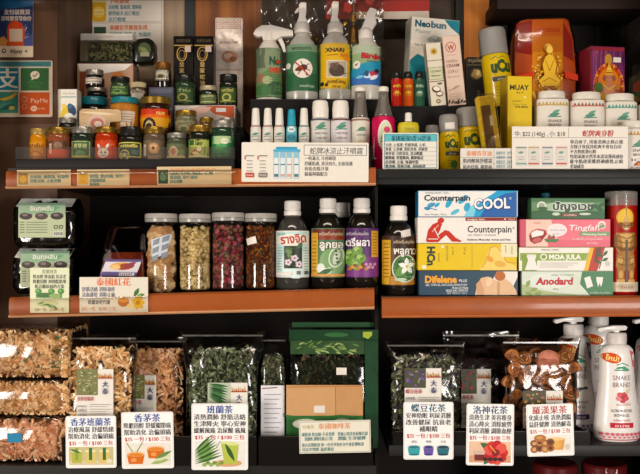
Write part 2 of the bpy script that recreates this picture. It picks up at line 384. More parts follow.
strip(X(11), X(374), Z(297), Z(287.6), .0405, .0425, (ter, lip), b_); pocket(X(13), X(150), Z(297), Z(293.4), .0405, b_)
shelf(board(X(-29.5), X(376), .40, zBL, zBL, .025, '#1c1a17'), 'dark bottom shelf under the lemongrass packs and pouches at the left')
b_ = shelf(board(X(376.5, 0), X(699.5), .40, zTR, zTR, .03, BLK), 'black edged shelf under the powder bottles and yellow cans')
mb = MB(); mb.box(X(372), X(699), -.006, -.0002, Z(178.5), Z(169.2), M('#10110f', .5), .0015); mb.build('edge_strip', b_)
b_ = shelf(board(X(381), X(699.5), .40, zMR, zMR, .03, '#1d1512'), 'shelf with a terracotta rail under the ointment cartons')
strip(X(381.5), X(699), Z(297), Z(295), Z(297) - Z(317.5), Z(295) - Z(315.6), (ter, M('#b9673a', .3)), b_)
b_ = shelf(board(X(389), X(699.5), .40, zBR, zBR, .022, BLK), 'black bottom shelf under the white lotion bottles')
mb = MB(); mb.box(X(389), X(699), -.005, -.0002, zBR - .022, zBR, M('#1a1918', .5), .0015); mb.build('edge_strip', b_)
mb = MB(); mb.box(X(497, .26), X(699.5), .26, .40, Z(9, .26), Z(9, .26) + .03, M('#200f09', .7), .002); shelf(mb, 'dark brown shelf at the top right above the orange gold bag')
mb = MB(); mb.box(X(-29), X(470), .10, .14, Z(-20), Z(-20) + .03, M('#2a1810', .6), .002); structure('trim_5', mb)
mb = MB(); mb.box(X(-29.5), X(699), 0.02, .40, zBL - .32, zBL - .30, M('#1c1613', .6)); shelf(mb, 'lowest dark shelf under the two dark red jars')
for nm, x0, x1, y0, y1, z1_, cc in (('wall_side_left', -34, -30, .02, .428, 2.1, '#231a15'), ('wall_backing_left', -30, 379, .402, .428, zTL - .031, '#17100d'), ('wall_divider', 376.6, 379.6, .05, .40, zTR - .031, '#120d0b'), ('wall_backing_right', 384, 699.6, .402, .428, zTR - .031, '#17100d'), ('wall_side_right', 700, 704, .02, .428, 2.1, '#231a15')):
    sp = MB(); sp.box(X(x0), X(x1), y0, y1, 0, z1_, M(cc, .8)); structure(nm, sp)

# risers (little steps the stock stands on)
def riser(name, label, px0, px1, Y0, Y1, za, zb, m='#0f0c0b', group='display steps'):
    mb = MB(); mb.box(X(px0, Y0), X(px1, Y0), Y0, Y1, zb - .004, zb, M(m, .7), .001)
    mb.box(X(px0, Y0) + .002, X(px1, Y0) - .002, Y0 + .002, Y0 + .005, za, zb - .004, M(m, .8))
    o = mb.build(name, None, (0, 0, 0)); l = MB()
    l.box(X(px0, Y0), X(px0, Y0) + .004, Y0 + .006, Y1, za, zb - .004, M(m, .8)); l.build('side_panel', o)
    l = MB(); l.box(X(px1, Y0) - .004, X(px1, Y0), Y0 + .006, Y1, za, zb - .004, M(m, .8)); l.build('side_panel', o)
    return tag(o, label, 'display step', group)
zt0 = ZC + .183; zR1 = ZC + .245; zR2 = ZC + .272; zR3 = ZC + .3286; zR4 = ZC + .311; zR5 = ZC + .212
riser('display_step', 'low dark step behind the front row of small balm jars', 57, 240, .086, .176, zTL, zR1)
riser('display_step', 'higher dark step at the back of the balm jar shelf', 66, 244, .18, .36, zTL, zR2)
riser('display_step', 'dark step under the four trigger spray bottles', 250, 384, .15, .30, zTL, zR3)
riser('display_step', 'low step under the small white mist sprays', 247, 372, .035, .135, zTL, zR5)
riser('display_step', 'long black step behind the cans and powder bottles', 386, 690, .135, .33, zTR, zR4)

# clear organiser in front of the small jars
org = thing('acrylic_organizer', 'clear acrylic tray holding the front row of small balm jars', 'tray', (X(125, .012), .012, zTL))
mb = MB(); k = K(.012); hw = 109.5 * k
mb.box(-hw, hw, 0, .072, 0, zt0 - zTL, M('#0d0a09', .6), .001); mb.build('base', org)
ac = film('#f2efe9', -.02, .1, 0, 45, .025)
mb = MB(); mb.box(-hw, hw, .0, .002, zt0 - zTL + .0004, Z(147, .012) - zTL, ac); mb.build('front_panel', org)
for s in (-1, 1):
    mb = MB(); mb.box(s * hw - .001, s * hw + .001, .0025, .072, zt0 - zTL + .0004, Z(147, .012) - zTL, ac); mb.build('side_panel', org)

# black trays on the bottom shelves
def tray(label, px0, px1, z, ylip, name='display_tray'):
    t = thing(name, label, 'tray', (X((px0 + px1) / 2), 0, z), 'tea bag trays'); hw = (px1 - px0) * S / 2; h = Z(ylip) - z; dk = film('#4a443f', .03, .12, 0, 45, .12)
    mb = MB(); mb.box(-hw, hw, .003, .20, 0, .004, M('#14110f', .4)); mb.build('base', t)
    mb = MB(); mb.prism(rrect(-hw, hw, .0, h, .006), -.001, .0025, dk); mb.box(-hw + .004, hw - .004, -.0014, .0029, h - .0016, h, M('#37322e', .3)); mb.build('front_lip', t)
    for s in (-1, 1):
        mb = MB(); mb.box(s * (hw - .001) - .001, s * (hw - .001) + .001, .003, .20, .0042, h * .8, dk); mb.build('side_panel', t)
    return t
tray('black tray under the lemongrass and pandan tea pouches', 62, 256.5, zBL, 436)
tray('black tray under the green and brown tea pouches beside the gap', 258.5, 373, zBL, 436)
tray('black tray under the blue butterfly flower tea pouch', 393, 482, zBR, 431)
tray('black tray under the hibiscus and dried fruit pouches', 484, 590, zBR, 431)
FLOOR_T = .0045
# ================= tea pouches on the bottom shelves
STRAW = ['#d2a06a', '#e2b884', '#bd8650', '#ecca9c', '#a87a48', '#cfa674', '#dba476', '#f0d2aa']
PINKST = ['#d89c72', '#e8b88e', '#c4825a', '#f0caa6', '#b0764e', '#dca888']
GREEN = ['#5f6a4a', '#7c8866', '#465038', '#98a27c', '#6c7658', '#aeb696']
DARKL = ['#3c3c30', '#5a5946', '#74725a', '#2a2b23', '#8a8870', '#464060']
def teainfo(x0, y0, x1, y1, pic, title, lines, tcol='#b8434a'):
    """the small paper inside a pouch: photo at the upper left, gold fan and two characters at the right"""
    def d(A):
        xm = lerp(x0, x1, .58); ym = lerp(y0, y1, .42)
        A.rect(x0, y0, xm, ym, '#4b4a35'); pic(A, x0, y0, xm, ym)
        for i in range(7): A.poly([(xm + 1 + i * (x1 - xm - 2) / 7, y0 + 8.5), (xm + .6 + i * (x1 - xm - 2) / 7, y0 + 3 + (i % 3)), (xm + 2.6 + i * (x1 - xm - 2) / 7, y0 + 8.5)], ['#c8862c', '#e0a848', '#8a4e18'][i % 3])
        A.rect(xm + .5, y0 + 8, x1 - .5, y0 + 9.2, '#a5402c')
        A.text('大', (xm + x1) / 2, y0 + 17, 6.5, '#26386b', al='C', bold=.02); A.text('泰', (xm + x1) / 2, y0 + 24, 6.5, '#26386b', al='C', bold=.02)
        A.text(title, x0 + 1, ym + 5, 4.6, tcol, w=(x1 - x0) * .45, bold=.02)
        yy = ym + 9
        for i, l in enumerate(lines):
            A.text(l, x0 + 1, yy + 2.5, 3.6, '#6a6a70', w=(x1 - x0) * .26); 
            A.line([(lerp(x0, x1, .36), yy), (x1 - 2, yy)], .45, '#8d8a88'); A.line([(lerp(x0, x1, .36), yy + 2), (x1 - 6, yy + 2)], .45, '#a09c98'); yy += 4.6
    return d
def pstraw(A, x0, y0, x1, y1):
    r = random.Random(3); A.rect(x0, y0, x1, y1, '#7a7a4a')
    for i in range(46): A.leaf(r.uniform(x0 + 1, x1 - 4), r.uniform(y0 + 1, y1 - 1), 4, 1.2, r.uniform(-50, 50), r.choice(['#a9ab72', '#8c9258', '#c5bf90', '#5f6b38']))
def pleaf(A, x0, y0, x1, y1):
    A.rect(x0, y0, x1, y1, '#b9c4ae')
    for i in range(8): A.leaf(x0 + .5, lerp(y0 + 1, y1 - 4, i / 9), (x1 - x0) * .9, 2.6, 8 + 5 * i * .6, ['#2f5a30', '#4a7a42', '#1f4425'][i % 3])
def pflower(cols):
    def f(A, x0, y0, x1, y1):
        r = random.Random(9)
        for i in range(26): A.ell(r.uniform(x0 + 2, x1 - 2), r.uniform(y0 + 2, y1 - 2), r.uniform(.8, 1.9), r.uniform(.8, 1.6), r.choice(cols), n=8)
    return f
zt = zBL + FLOOR_T; ztR = zBR + FLOOR_T
# three pillow packs of lemongrass, stacked
zz = zBL + .001
for i, (y0, lab) in enumerate(((417, 'bottom pack of dried lemongrass with a small blue sticker'), (379.5, 'middle pack in the stack of three dried lemongrass packs'), (328, 'top pack of the lemongrass stack under the shelf'))):
    k = K(.02); top = Z(y0, .02); h = top - zz
    t = thing('lemongrass_pack', lab, 'bag', (X(28, .02), .10, zz), 'stacked lemongrass packs')
    a = 41 * k; mb = MB()
    P = [(a * .9, .001), (a, .012), (a * 1.01, h * .5), (a * .99, h - .014), (a * .9, h - .002)]
    mb.lathe(P, film('#fbf9f6', .03, .12, .5, 16.), 44, .082 / a, 6.); mb.build('clear_film', t)
    cm = MB(); cm.lathe([(r * .93, .0035 + (z_ - .001) * .93) for r, z_ in P], M('#6a4626', .9, mott=.3), 36, .082 / a, 6.)
    rng = random.Random(40 + i)
    for q in range(1100):
        u = rng.random(); xx = rng.uniform(-.88, .88) * a
        if u < .62: p = (xx, -.0765 + rng.uniform(0, .005), rng.uniform(.013, h - .017))
        elif u < .8: p = (xx, rng.uniform(-.064, .06), h - .010 - rng.uniform(0, .003))
        else: p = (a * .955, rng.uniform(-.07, .07), rng.uniform(.006, h - .012))
        piece(cm, rng, 'straw', p, M(rng.choice(STRAW if i != 0 else PINKST), .75, mott=.12), 1.75)
    if i == 2:
        for q in range(14): piece(cm, rng, 'leaf', (rng.uniform(-.8, .9) * a, -.079, rng.uniform(.02, h - .02)), M('#65704a', .7), 2.2)
    clampv(cm, a * .98, -.0805, .079, .003, h - .004)
    tag(cm.build('contents', t), kind='stuff')
    if i == 0:
        mb = MB(); mb.box((8 - 28) * k, (22.5 - 28) * k, -.0835, -.0829, .042 + 0, .042 + 9 * k, M('#1c7fa6', .5)); mb.build('sticker', t)
    zz = top + .0006
zlem = zt
bag('tea_pouch', 'pouch of straw coloured lemongrass pieces behind the lemongrass pandan card', 103, 32, 334, .058, zlem, .056, 345, 'tea pouches', ('straw', 750, STRAW, 1.6),
    teainfo(81, 367, 117, 428, pstraw, '香茅班蘭茶', ['Lemongrass', '治療風濕', '幫助消化', '舒緩情緒', '飲用方法', '一包', '泰國'] ), (81, 367, 117, 428), seed=5, core='#4a3018', flare=1.12)
bag('tea_pouch', 'narrow pouch of orange brown lemongrass behind the lemongrass tea card', 157.5, 28.5, 337, .130, zlem, .056, 347, 'tea pouches', ('straw', 700, PINKST + STRAW[:3], 1.7),
    teainfo(132, 373, 159, 428, pstraw, '香茅茶', ['降膽固醇', '幫助消化', '治偏頭痛', '泰國', '一包']), (132, 373, 159, 428), seed=6, core='#4a2e18')
bag('tea_pouch', 'pouch of green pandan leaf flakes with green leaf picture label', 223, 36, 331, .066, zlem, .066, 344, 'tea pouches', ('leaf', 2200, GREEN, 1.0),
    teainfo(210, 380, 249, 428, pleaf, '班蘭茶', ['清熱潤肺', '生津降火', '泰國']), (210, 380, 249, 428), seed=7, core='#1f2417', flare=1.2)
# dark pouch with a white list in it, and the big green zip pouch
def wlist(A):
    A.text('大', 289, 390, 5, '#44405a'); A.text('泰', 283, 414, 5, '#44405a')
    for i in range(12): A.line([(265, 392 + i * 4.6), (282 - (i % 3) * 2, 392 + i * 4.6)], .6, '#77748c')
    A.line([(263, 386), (278, 385)], 1., '#8c6a70')
bag('tea_pouch', 'dark leaf pouch with a white written list, left of the green zip pouch', 273.5, 12.5, 336, .080, zt, .056, 352, 'tea pouches', ('leaf', 1500, DARKL[:5] + GREEN[:3], .95), wlist, (262, 383, 285, 440, '#e4e2e6'), seed=8, flare=1.0, core='#151611')
gz = bag('tea_pouch', 'large green zip pouch with a kraft paper front panel', 333, 44, 322, .075, zt, .07, 350, 'tea pouches', ('leaf', 1700, DARKL[:4] + ['#4d3b28', '#6a5134', '#39402a'], 1.1), None, None, '#1d4a27', seed=9, core='#19150f',
         filmmat=film('#d0dccc', .03, .12, .5, 22.), flare=1.0, zipm=M('#174823', .5), zh=5)
k = K(.075); pb = PY(zt, .075); gx = lambda px: (px - 333) * k; gzv = lambda py: (pb - py) * k
mb = MB(); A = Art(mb, 333, pb, k, y0=-.0395, d0=.0001)
mb.box(gx(287), gx(362), -.0395, -.0388, gzv(452), gzv(382), M('#c49464', .7, mott=.05)); A.rect(287, 383, 335, 452, '#cc9e6e'); A.line([(335, 383), (335.4, 412)], .8, '#a6744a'); A.line([(288, 384), (361, 383)], 1.2, '#b98250')
A.rect(287, 412, 362, 452, '#2f6a34'); A.poly([(287, 411), (310, 414), (340, 411), (362, 413), (362, 416), (287, 416)], '#38753a'); A.ell(306, 420, 13, 5, '#d8dcc4'); A.ell(342, 419, 10, 4.4, '#c9d2b4'); A.ell(306, 420, 11, 3.8, '#eceade')
A.text('ชาไทย', 306, 421.5, 4.5, '#3c6b3c', al='C', bold=.03); mb.build('kraft_panel', gz)
for (x0, x1, y0, y1) in ((283.5, 289.5, 378, 384), (336, 345, 364, 371)):
    pass
mb = MB(); mb.box(gx(336), gx(346), -.0402, -.0397, gzv(372), gzv(365), M('#e4ddd2', .5)); mb.build('price_sticker', gz)
mb = MB(); mb.box(gx(314), gx(325), -.0407, -.0402, gzv(409), gzv(402), M('#e4ddd2', .5)); mb.build('price_sticker', gz)
GB = M('#143f22', .35, coat=.3, mott=.15, bump=.3, scale=30)
mb = MB(); mb.box(gx(364), gx(377), -.0372, -.0362, gzv(444), gzv(338.5), GB); o = mb.build('green_border', gz)
mb = MB(); mb.box(gx(290), gx(377), -.0372, -.0362, gzv(338), gzv(328), GB); A = Art(mb, 333, pb, k, y0=-.0372, d0=.0002); A.poly([(362, 330), (371, 330), (371, 333.6), (367, 337), (362, 335)], '#a8b83c'); A.ell(336, 333, 12, 2.2, '#2f6a34'); mb.build('green_border', gz)
mb = MB(); A = Art(mb, 333, pb, k, y0=-.0366, d0=.0001); r_ = random.Random(2)
mb.box(gx(291), gx(363.5), -.0366, -.0362, gzv(352), gzv(338.5), M('#2c4a26', .4, mott=.2))
for i in range(40): A.leaf(r_.uniform(293, 354), r_.uniform(341, 350), r_.uniform(5, 9), 1.8, r_.uniform(-40, 30), r_.choice(['#5d8040', '#7f9a50', '#3f6030', '#94a86a']))
mb.build('printed_band', gz)
# right hand pouches
bag('tea_pouch', 'pouch of grey green dried butterfly flowers behind the blue flower card', 425, 36, 341, .062, ztR, .06, 352, 'tea pouches', ('leaf', 1900, DARKL + GREEN[2:5] + ['#a09c88'], 1.05),
    teainfo(403, 366, 439, 412, pflower(['#5a3f7c', '#3f5a35', '#7d5aa0', '#8a8f6a', '#2f4428']), '蝶豆花茶', ['安神助眠', '改善', '泰國']), (403, 366, 439, 412), seed=11, core='#1b1b17', flare=1.14)
bag('tea_pouch', 'dark red hibiscus pouch with a loose clear top behind the hibiscus card', 481, 32, 331, .140, ztR, .055, 356, 'tea pouches', ('leaf', 1700, ['#2a1512', '#3c1a18', '#1c1210', '#4d2420', '#2b211a'], .95),
    teainfo(455, 367, 488, 425, pflower(['#a3202c', '#c23a3c', '#3c5a30', '#5a1c20', '#26351f']), '洛神花茶', ['清熱生津', '清心', '利尿', '調節', '一包']), (455, 367, 488, 425), seed=12, core='#120b0a', flare=1.25)
fp = bag('tea_pouch', 'pouch of dried round fruit slices behind the monk fruit tea card', 540, 35, 338, .062, ztR, .062, 350, 'tea pouches', None,
    teainfo(519, 388, 558, 425, pflower(['#6a4a2a', '#9a6a3a', '#c79a5c']), '羅漢果茶', ['化痰', '益肝', '泰國'], '#a3343c'), (519, 388, 558, 425), seed=13, flare=1.16)
rng = random.Random(77); k = K(.062); pb = PY(ztR, .062)
def slice_mesh(r, seed):
    q = random.Random(seed); mb = MB(); n = 18; ring = []
    prof = [(0, -.004), (r * .35, -.0035), (r * .8, -.0015), (r * .97, -.003), (r, .001), (r * .9, .006), (r * .5, .009), (0, .010)]
    mb.lathe([(a, z_) for a, z_ in prof[:3]], M('#dca066', .7, mott=.25, scale=200), n)
    mb.lathe([(a, z_) for a, z_ in prof[2:5]], M('#a8683a', .7, mott=.2), n); mb.lathe([(a, z_) for a, z_ in prof[4:]], M('#6f4022', .6, mott=.2), n)
    mb.lathe([(r * .2, -.0045), (r * .27, -.005), (r * .34, -.0034)], M('#8a5028', .7, mott=.3), 12); mb.lathe([(r * .58, -.003), (r * .66, -.0036), (r * .73, -.0018)], M('#a8683a', .7, mott=.3), 16)
    for i in range(3): a = i * 2.1 + seed; mb.lathe([(0, -.0052), (r * .09, -.0042), (r * .12, -.0022)], M('#5c3418', .7), 7, cx=r * .46 * math.cos(a), cy=r * .40 * math.sin(a))
    mb.v = [(x * (1 + .10 * math.sin(3 * y / r + seed)), y * (.86 + .08 * seed), z_ + .35 * (x * x) / r * (1 if seed % 2 else -.6)) for x, y, z_ in mb.v]
    return mb
base_s = [slice_mesh(.0155, i) for i in range(3)]; protos = []
spots = []
for row in range(8):
    for c_ in range(5):
        px = 510 + c_ * 14 + (row % 2) * 6 + rng.uniform(-2, 2); py = 355 + row * 12 + rng.uniform(-3, 3)
        if px < 571: spots.append((px, py))
me0 = None
for i, (px, py) in enumerate(spots):
    loc = ((px - 540) * k, -.016 + (i % 3) * .008 + rng.uniform(-.002, .002), (pb - py) * k); rot = (-math.pi / 2 + rng.uniform(-.4, .4), rng.uniform(-.5, .5), rng.uniform(-.5, .5))
    if i < 3: o = base_s[i].build('fruit_slice', fp, loc, rot); protos.append(o)
    else:
        o = protos[i % 3].copy(); COL.objects.link(o); o.location = loc; o.rotation_euler = rot; o.scale = (rng.uniform(.8, 1.12),) * 3
mb = MB(); mb.lathe([(.0, -.003), (.012, -.001), (.021, -.002), (.024, .003), (.012, .011), (0, .012)], M('#c9826a', .4, coat=.4, mott=.2), 20); mb.build('fruit_slice', fp, ((545 - 540) * k, -.024, (pb - 360) * k), (-math.pi / 2 + .2, .2, 0))
cmb = MB(); cmb.lathe([(.9 * 29 * k, .004), (29 * k, .02), (29 * k, .16), (20 * k, .185)], M('#4a2c18', .9, mott=.3), 24, .012 / (29 * k), 4.); cmb.build('backing_fruit', fp, (0, .017, 0))

# ================= lotion bottles
def lotion(label, c, Y, acc, fl, name2, gx2='lotion bottles', rot=(0, 0, 0), big=.985):
    k = K(Y); B = PY(zBR + .0006, Y); f = lambda r: [(a, (B if b is None else B - (440.5 - b) * big)) for a, b in r]
    yy = lambda b: B - (440.5 - b) * big
    def art(A):
        x = c
        A.ell(x - 8, yy(357), 9, 5, '#d8501a', 12); A.text('ใหม่!', x - 8, yy(359.5), 6.5, '#f8e08a', w=12, al='C', bold=.03, rot=-10)
        for i in range(3): A.leaf(x - 5 + i * 3, yy(367.5 - (i % 2)), 8, 2.6, -12 + i * 10, '#4f9a7e')
        A.line([(x - 6, yy(369)), (x + 8, yy(369.5))], 1.3, '#4f9a7e'); A.line([(x - 4, yy(364)), (x + 2, yy(362)), (x + 8, yy(365))], 1., '#4f9a7e')
        A.text('SNAKE', x + 1, yy(379), 6.6, '#8a6a6a', w=17, al='C'); A.text('BRAND', x + 1, yy(386), 6.6, '#8a6a6a', w=17, al='C')
        A.poly([(x + 9, yy(349)), (x + 16.7, yy(353)), (x + 16.7, yy(368)), (x + 13, yy(366))], acc[0])
        fl(A, x, yy)
        A.text('ULTRA MOISTURE' if acc[1] else 'RELAXING', x, yy(410.5), 4, '#4a4040', w=20, al='C'); A.text('SHOWER GEL', x, yy(415), 4, '#4a4040', w=15, al='C')
        A.text('ครีมอาบน้ำ', x, yy(419.5), 3, '#b05a6a', w=16, al='C')
        A.rect(x - 11, yy(421), x + 11, yy(426), acc[2]); A.text(name2, x, yy(425), 3.4, '#f5e9e6', al='C', w=14)
        for i in range(9): A.ell(x - 18 + i * 4.5, yy(432.5), 1.9, 1.6, acc[3], n=8); A.ell(x - 16 + i * 4.5, yy(435.5), 1.3, 1., acc[0], n=8)
        A.line([(x - 20, yy(438)), (x + 20, yy(438))], 1., acc[3])
    bp = f([(0, None), (20.5, 440.5), (22.6, 437.5), (23, 428), (22, 415), (20.2, 402), (18.4, 390), (17.4, 378), (17.2, 366), (17.2, 355), (15.8, 349), (12.5, 345.5), (9.5, 344), (8, 343.5)])
    wh = M('#f0ebe6', .3, coat=.4, mott=.01); t = vessel('lotion_bottle', label, 'lotion bottle', c, Y, zBR + .0006, [('body', bp, wh, art, .72), ('collar', f([(9.6, 343.4), (9.8, 342), (9.8, 334), (9, 332.6), (4, 332)]), M('#e2d9d2', .35), None, .9)], 'lotion bottles', rot=rot)
    mb = MB(); h = lambda px, py: ((px - c) * k, (B - yy(py)) * k)
    P = [h(c + a, b) for a, b in ((-20, 330.6), (-19.4, 327.6), (-10, 326), (-4, 325), (8, 325), (10, 327), (8.5, 330), (-4, 330.6), (-10, 329.6), (-18, 332))]
    mb.prism(P, -.008, .008, wh, .0018); pu = mb.build('pump', t)
    mb = MB(); mb.tube([(0, 0, h(0, 332)[1]), (0, 0, h(0, 327.5)[1])], 3.2 * k, wh, 14); mb.build('pump_stem', pu); return t
def rose(A, x, yy):
    for i in range(5): a = i * 1.256 + .3; A.ell(x + 1 + 3.6 * math.cos(a), yy(396) + 3.2 * math.sin(a), 3, 2.5, ['#d8565f', '#c23b48', '#e58a8c'][i % 3], n=12)
    A.ell(x + 1, yy(396), 2, 1.8, '#a82435', n=10); A.leaf(x + 4, yy(393), 8, 3, -50, '#d8cfa0'); A.text('ดอกไม้', x + 2, yy(404), 3.2, '#c2606a', w=14, al='C')
def lav(A, x, yy):
    for i in range(8): A.leaf(x - 2 + i * 1.3, yy(399 - i * .8), 5, 1.8, -70 + i * 16, ['#3b2f4c', '#5a4a78', '#2a2434'][i % 3])
    A.line([(x - 4, yy(401)), (x + 9, yy(394))], .8, '#3f4a35')
lotion('white pump lotion bottle with a pink flower and a pink bar', 616.5, .050, ('#d9707c', 1, '#c22a3c', '#d86a7a'), rose, 'ชมพู')
lotion('white pump lotion bottle with a purple sprig, behind the dried fruit pouch', 573.5, .132, ('#6b568c', 0, '#4a3468', '#8a78a8'), lav, 'ม่วง')
lotion('white pump lotion bottle half hidden between the purple and pink ones', 598.5, .205, ('#d9707c', 1, '#c22a3c', '#d86a7a'), rose, 'ชมพู', big=1.02)
lotion('white pump lotion bottle with a teal ribbon cut by the right edge', 653, .128, ('#3d9a98', 1, '#2a8a88', '#5aa8a0'), rose, 'ฟ้า')

# ================= cards on the bottom shelf
PRICE = '$35 一包 / $100 三包'
def teacard(x0, x1, y0, y1, title, lines, pic, tcol='#1f4596', lcol='#2c2c32'):
    def d(A):
        A.frame(x0 + 1, y0 + 1, x1 - 1, y1 - 1, .35, '#d8d2c8'); c = (x0 + x1) / 2; w = x1 - x0
        A.text(title, c, y0 + 9.2, 8.6, tcol, al='C', w=min(w - 10, len(title) * 8.6), bold=.03)
        yy = y0 + 15.8
        for l in lines: A.text(l, c, yy, 6.2, lcol, al='C', w=min(w - 5, len(l) * 6.0), bold=.028); yy += 6.7
        A.text(PRICE, c, yy - .2, 5.4, '#c0301f', al='C', w=w - 7, bold=.02)
        pic(A, x0 + 3, yy + 1.6, x1 - 3, y1 - 3)
    return d
def pdrinks(A, x0, y0, x1, y1):
    A.rect(x0, y0, x1, y1, '#c9c08c'); A.rect(x0, lerp(y0, y1, .75), x1, y1, '#d9cba4')
    for i, (c_, g) in enumerate((('#b5b648', '#8da43c'), ('#d9c872', '#3f6b30'), ('#e0c473', '#3a6a34'))):
        x = lerp(x0, x1, .18 + .31 * i); w = 5.5
        A.poly([(x - w, y0 + 4), (x + w, y0 + 4), (x + w * .85, y1 - 2), (x - w * .85, y1 - 2)], c_); A.ell(x, y0 + 4.2, w, 1.4, '#e9e2b0')
        A.rect(x - 1.6, y0 + 1, x + 1.6, y1 - 5, g)
    A.leaf(x0 + 1, y0 + 2, 12, 2.4, 20, '#4c7a3a'); A.ell(x1 - 4, y1 - 4, 3, 2, '#e4e0c0')
def pcups(A, x0, y0, x1, y1):
    A.rect(x0, y0, x1, y1, '#ece6da')
    for x, y in ((x0 + 11, y0 + 14), (x0 + 31, y0 + 8.5)):
        A.poly([(x - 9, y - 3), (x + 9, y - 3), (x + 7, y + 7), (x - 7, y + 7)], '#d9712a'); A.ell(x, y - 3, 9, 2.6, '#f0c79a'); A.ell(x, y - 2.4, 7.6, 1.8, '#e08a3c'); A.ell(x - 2, y + 3, 3, 2, '#e8a05c')
    A.line([(x0 + 8, y0 + 9), (x0 + 2, y0 - .5)], .9, '#8a9a5a'); A.line([(x0 + 12, y0 + 9), (x0 + 18, y0 - .5)], .9, '#7a8a4a')
    for i in range(3): A.leaf(x1 - 20 + i * 2, y1 - 2 - i * 2.4, 19, 4, -12 - i * 6, ['#9fb56a', '#d9dfb0', '#6f8f4a'][i])
def ppandan(A, x0, y0, x1, y1):
    A.rect(x0, y0, x1, y1, '#ecebe4')
    for i in range(9): A.leaf(x0, y1 - 3 - i * 1.6, 30 - i * .8, 2.6, -18 - i * 3.2, ['#3f6b33', '#6d9a4a', '#2b4f28', '#87a85a'][i % 4])
    A.line([(x0 + 6, y0 + 8), (x0 + 12, y0)], .6, '#9a9a80'); A.line([(x0 + 22, y0 + 6), (x0 + 26, y0)], .6, '#7a8a60')
    A.ell(x1 - 17, y1 - 4, 14, 3.6, '#d9a878'); x = x1 - 15
    A.poly([(x - 9, y0 + 1), (x + 9, y0 + 3), (x + 6.5, y1 - 3), (x - 5.5, y1 - 3)], '#b9c455'); A.ell(x, y0 + 2.4, 9, 1.8, '#dfe39a', 6); A.leaf(x - 5, y0 + 2, 21, 4.4, 62, '#35602f')
    for i in range(6): A.ell(x0 + 10 + i * 3.4, y1 - 2.4 - (i % 2) * 2, 2.3, 1.9, '#7f9a4a' if i % 2 else '#9ab060', n=10)
def pbfly(A, x0, y0, x1, y1):
    for x, c_, c2, s_ in ((x0 + 7.5, '#3aa7ac', '#1f7f8a', '浸泡'), (x0 + 22, '#6a5aa5', '#453a86', '檸檬'), (x0 + 36.5, '#2c6f7c', '#173f52', '冷泡')):
        w = 6.5 if x > x0 + 30 or x < x0 + 10 else 5.4
        A.poly([(x - w, y0 + 7), (x + w, y0 + 7), (x + w * .8, y1 - 2.5), (x - w * .8, y1 - 2.5)], c_); A.ell(x, y0 + 7.2, w, 2., '#c9d8dc'); A.ell(x, y0 + 7.6, w * .85, 1.5, c2); A.ell(x, y1 - 2, w * .8, 1., c2)
        A.text(s_, x, y0 + 3.2, 2.8, '#5a6a6a', al='C')
def proselle(A, x0, y0, x1, y1):
    A.rect(x0, y0, x1, y1, '#ecc5a4'); A.rect(x0, y1 - 7, x1, y1, '#d9a07a')
    for a in (-150, -190, 130): A.leaf(x1 - 16, y0 + 10, 17, 7, a, '#3f6a3a')
    for i in range(9): a = i * .7; A.ell(x1 - 15 + 6.5 * math.cos(a), y0 + 11 + 6.5 * math.sin(a), 6, 5, ['#d83a34', '#c3232a', '#e65a4c'][i % 3], i * 40)
    A.ell(x1 - 15, y0 + 11, 4, 3.6, '#8f1420'); A.line([(x1 - 15, y0 + 11), (x1 - 21, y0 + 4)], 1., '#e8b04c')
    A.poly([(x0 + 4, y0 + 9), (x0 + 16, y0 + 9), (x0 + 14.5, y1 - 2), (x0 + 5.5, y1 - 2)], '#d8b8a8'); A.poly([(x0 + 5, y0 + 13), (x0 + 15.4, y0 + 13), (x0 + 14.5, y1 - 2), (x0 + 5.5, y1 - 2)], '#7a2a2a')
    for i in range(4): A.ell(x0 + 16 + i * 5, y1 - 3.4, 2.6, 2., '#3a1a18', n=9)
def pmonk(A, x0, y0, x1, y1):
    A.rect(x0, y0, x1, y1, '#f0ece2'); x = x1 - 16
    A.poly([(x - 9, y0 + 4), (x + 10, y0 + 4), (x + 8, y1 - 3), (x - 7, y1 - 3)], '#e0a04c'); A.ell(x, y0 + 4.4, 9.6, 1.8, '#f0cb8a'); A.ell(x, y0 + 10, 6, 4, '#e8b05a')
    for i in range(8): xx = x0 + 4 + (i % 4) * 5.4; y = y1 - 4 - (i // 4) * 6 - (i % 2); A.ell(xx, y, 4, 3.6, ['#a8652c', '#7d4520', '#c08048'][i % 3], n=12); A.ell(xx, y, 2.2, 1.8, ['#d9a868', '#5a2f18'][i % 2], n=10)
    A.ell(x0 + 10, y0 + 3, 6, 3.6, '#b8703a'); A.ell(x0 + 9.5, y0 + 2.5, 3, 1.6, '#d29a5c'); A.ell(x1 - 4, y1 - 6, 2.4, 3, '#d8cdbb')
WHITE = '#faf9f6'
G = 'tea price cards'
card('price_card', 'white card with three yellow drinks under the lemongrass pandan title', 'price card', 66, 116.5, 416, 468, -.0055, WHITE, teacard(66, 116.5, 416, 468, '香茅班蘭茶', ['治療風濕 舒緩情緒', '幫助消化 治偏頭痛'], pdrinks), group=G, rot=(0, -.01, 0))
card('price_card', 'white card with two cups of orange tea', 'price card', 122, 174, 412, 468.5, -.0055, WHITE, teacard(122, 174, 412, 468.5, '香茅茶', ['降膽固醇 舒緩關節痛', '幫助消化 治偏頭痛'], pcups), group=G, rot=(0, -.015, 0))
card('price_card', 'white card with green leaves and a green drink', 'price card', 191.5, 248, 403.5, 470, -.0055, WHITE, teacard(191.5, 248, 403.5, 470, '班蘭茶', ['清熱潤肺 舒筋活絡', '生津降火 寧心安神', '緩解風痛 治尿酸 痛風'], ppandan), group=G)
